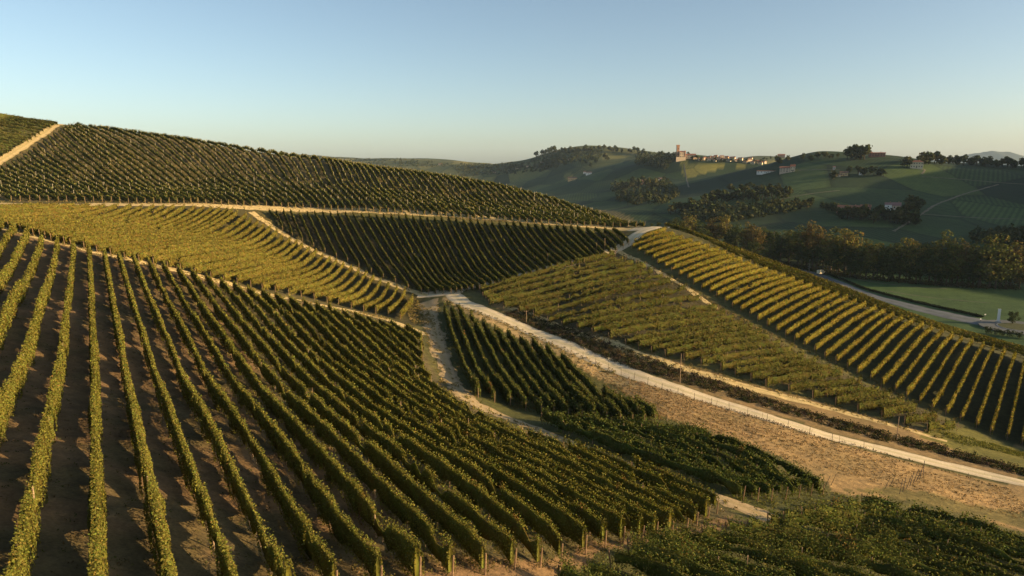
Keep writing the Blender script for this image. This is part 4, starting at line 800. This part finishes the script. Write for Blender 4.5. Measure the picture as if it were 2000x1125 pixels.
for r_ in range(2):
    for c_ in range(3): o=bpy.data.objects.new('window',wm_); o.location=(-0.6*u_+c_*3.2*u_,-5*u_-0.02,(5+r_*4.5)*u_); link(o,keep)
for r_ in range(3): o=bpy.data.objects.new('window',wm_); o.location=(-4.5*u_,-tw/2-0.02,(9+r_*5)*u_); link(o,tower)
# ---------------------------------------------------------------- valley road, roundabout and its furniture
M['pale_track']=track_mat('pale_farm_track',(0.09,0.085,0.06),(0.14,0.13,0.095),0.1,0.02)
strip('valley_road',[(1520,514),(1600,537),(1700,577),(1790,602),(1870,620),(1940,634),(2000,641),(2080,648)],[7,7,7,7.5,8,11,14,14],M['asphalt'],0.08,0.1,step=2.0,tmin=255,tmax=900)
M['turf']=simple('island_turf',(0.07,0.075,0.03),0.3,0.8); M['kerb']=simple('kerb_stone',(0.42,0.40,0.36),0.1,2); M['paint']=simple('white_paint',(0.72,0.72,0.70),0.05,3,0.6)
ic=at([(1990,640)],0,255,600)[0]; iz=float(ground(*ic))+CAMZ
def disc(name,r,z,material,th=0.15):
    k=48; v=[(r*math.cos(6.2832*i/k),r*math.sin(6.2832*i/k),z) for i in range(k)]+[(r*math.cos(6.2832*i/k),r*math.sin(6.2832*i/k),z-th-1) for i in range(k)]
    me=bpy.data.meshes.new(name); me.from_pydata(v,[],[tuple(range(k))]+[(i,k+i,k+(i+1)%k,(i+1)%k) for i in range(k)]); me.materials.append(material); return me
o=bpy.data.objects.new('roundabout_road',disc('roundabout_road',15,0.2,M['asphalt'])); o.location=(*ic,iz); link(o,kind='structure')
o=bpy.data.objects.new('roundabout_island',disc('roundabout_island',8.2,0.35,M['kerb'])); o.location=(*ic,iz); isl=link(o,kind='structure')
o=bpy.data.objects.new('turf',disc('turf',7.8,0.42,M['turf'])); link(o,isl)
# hedge/guard rail on the far side of the valley road
hp=along([(1619,537),(1692,566),(1780,589),(1869,609),(1917,620)],900,0.5,rng,tmin=255,tmax=900); b1=clumps(hp,0.8,1.3,10,0.6,[(0.03,0.038,0.016)],rng); bag_mesh('roadside_hedge',[b1],M['tree_leaf'],'low dark hedge running along the valley road','hedge')
strip('meadow_track',[(1672,545),(1720,553),(1790,561),(1850,564)],1.2,M['pale_track'],0.06,0.4,step=2.0,tmin=255,tmax=900)
strip('meadow_track',[(1730,568),(1800,579),(1870,586),(1935,592)],1.0,M['pale_track'],0.06,0.4,step=2.0,tmin=255,tmax=900)
# totem sign
b_=at([(1949,632)],0,255,600)[0]; h_=hpx(b_,24); root=empty('totem_sign',(b_[0],b_[1],float(ground(*b_))+CAMZ+0.1),'tall narrow white totem sign beside the roundabout','sign')
link(bpy.data.objects.new('panel',boxm('panel',-0.55,0.55,-0.15,0.15,1.1,h_,M['paint'])),root); link(bpy.data.objects.new('base',boxm('base',-1.1,1.1,-0.5,0.5,-0.3,1.1,M['kerb'])),root); root.rotation_euler=(0,0,-0.5)
for px,py in ((1924,618),(1915,627)):
    b_=at([(px,py)],0,255,600)[0]; root=empty('road_marker',(b_[0],b_[1],float(ground(*b_))+CAMZ),'small white marker post on the edge of the valley road','marker','white markers by the valley road')
    link(bpy.data.objects.new('stem',boxm('stem',-0.06,0.06,-0.06,0.06,-0.2,0.7,M['darkstake'])),root); link(bpy.data.objects.new('plate',boxm('plate',-0.3,0.3,-0.05,0.05,0.7,1.2,M['paint'])),root)
# parked van
b_=at([(1603,536)],0,255,900)[0]; root=empty('parked_van',(b_[0],b_[1],float(ground(*b_))+CAMZ+0.15),'cream boxy van parked beside the valley road','van'); root.rotation_euler=(0,0,0.5); root.scale=(1.15,)*3
link(bpy.data.objects.new('body',boxm('body',-2.4,1.3,-1.0,1.0,0.5,2.5,simple('cream_paint',(0.7,0.6,0.4),0.03,1,0.4))),root); link(bpy.data.objects.new('cab',boxm('cab',1.302,2.5,-0.95,0.95,0.5,1.7,simple('cab_paint',(0.68,0.62,0.5),0.03,1,0.4))),root); link(bpy.data.objects.new('windscreen',boxm('windscreen',1.302,2.0,-0.85,0.85,1.702,2.3,WIN)),root)
wh=disc('wheel',0.38,0.12,M['darkstake'],-0.75)
for sx in (-1.5,1.7):
    for sy in (-1,1): o=bpy.data.objects.new('wheel',wh); o.location=(sx,sy*0.98,0.38); o.rotation_euler=(math.pi/2*sy*-1,0,0); link(o,root)
for px,py,hp_ in ((1580,530,22),(1583,528,14),(1578,526,30)):
    b_=at([(px,py)],0,255,900)[0]; put('street_pole',pole_mesh('street_pole',hpx(b_,hp_),0.12,M['kerb'],0.8),b_,'thin grey pole with a crossarm beside the valley road','pole','poles by the valley road')
# light farm tracks on the far slopes
for px in ([(1745,452),(1790,425),(1825,400),(1870,383),(1950,360)],[(1800,330),(1812,328),(1800,340)],[(1800,418),(1880,424),(2010,428)],[(1800,345),(1900,352),(2010,360)],[(1960,455),(2010,440)],[(1336,320),(1340,345),(1345,366)],[(1560,333),(1640,332)],[(1270,345),(1180,372)],[(1500,395),(1570,380),(1640,372)]):
    strip('farm_track',px,2.6,M['pale_track'],0.25,0.5,step=6.0,nx=3,tmin=480,tmax=4000)
# ---------------------------------------------------------------- mountains on the horizon
prof=[(1500,330),(1700,326),(1780,320),(1850,309),(1890,303),(1922,297),(1938,295),(1955,298),(1968,296),(1985,301),(2005,306),(2060,311),(2200,305),(2400,315),(2600,330)]
YM=9300.0; xs=np.linspace(1500,2600,150); ys=np.interp(xs,[p_[0] for p_ in prof],[p_[1] for p_ in prof]); r_=ray(xs,ys); top=r_*(YM/r_[:,1])[:,None]
jj=18*vnoise(top[:,0],top[:,0]*0,180,71)+8*vnoise(top[:,0],top[:,0]*0,60,72)
VV=[]
for f,dy in ((0,-1500),(0.35,-900),(0.7,-400),(1,0),(0.6,500),(0,1500)):
    z=(-160)+(top[:,2]+jj+160)*f+(30*vnoise(top[:,0]+dy,top[:,0]*0+dy,220,73) if 0<f<1 else 0); VV.append(np.stack([top[:,0],np.full(150,YM+dy),z+CAMZ],-1))
VV=np.stack(VV,1).reshape(-1,3); I=np.arange(150*6).reshape(150,6); Q=np.stack([I[:-1,:-1],I[1:,:-1],I[1:,1:],I[:-1,1:]],-1).reshape(-1,4)
link(bpy.data.objects.new('mountains',np_mesh('mountains',VV,Q,simple('mountain_forest',(0.06,0.075,0.045),0.3,0.004),smooth=True)),kind='structure')
# ---------------------------------------------------------------- haze
hz=bpy.data.meshes.new('haze'); R_=13000
hz=boxm('haze',-R_,R_,-R_,R_,CAMZ-190,CAMZ+330,None) if False else boxm('haze',-R_,R_,-R_,R_,CAMZ-190,CAMZ+330,bpy.data.materials.new('haze_air'))
hm=hz.materials[0]; hm.use_nodes=True; t=hm.node_tree; t.nodes.clear(); o_=t.nodes.new('ShaderNodeOutputMaterial'); pv=t.nodes.new('ShaderNodeVolumePrincipled')
pv.inputs['Color'].default_value=(0.56,0.76,1.0,1); pv.inputs['Density'].default_value=HAZE; pv.inputs['Anisotropy'].default_value=0.0; t.links.new(pv.outputs[0],o_.inputs['Volume'])
link(bpy.data.objects.new('haze',hz),kind='stuff')
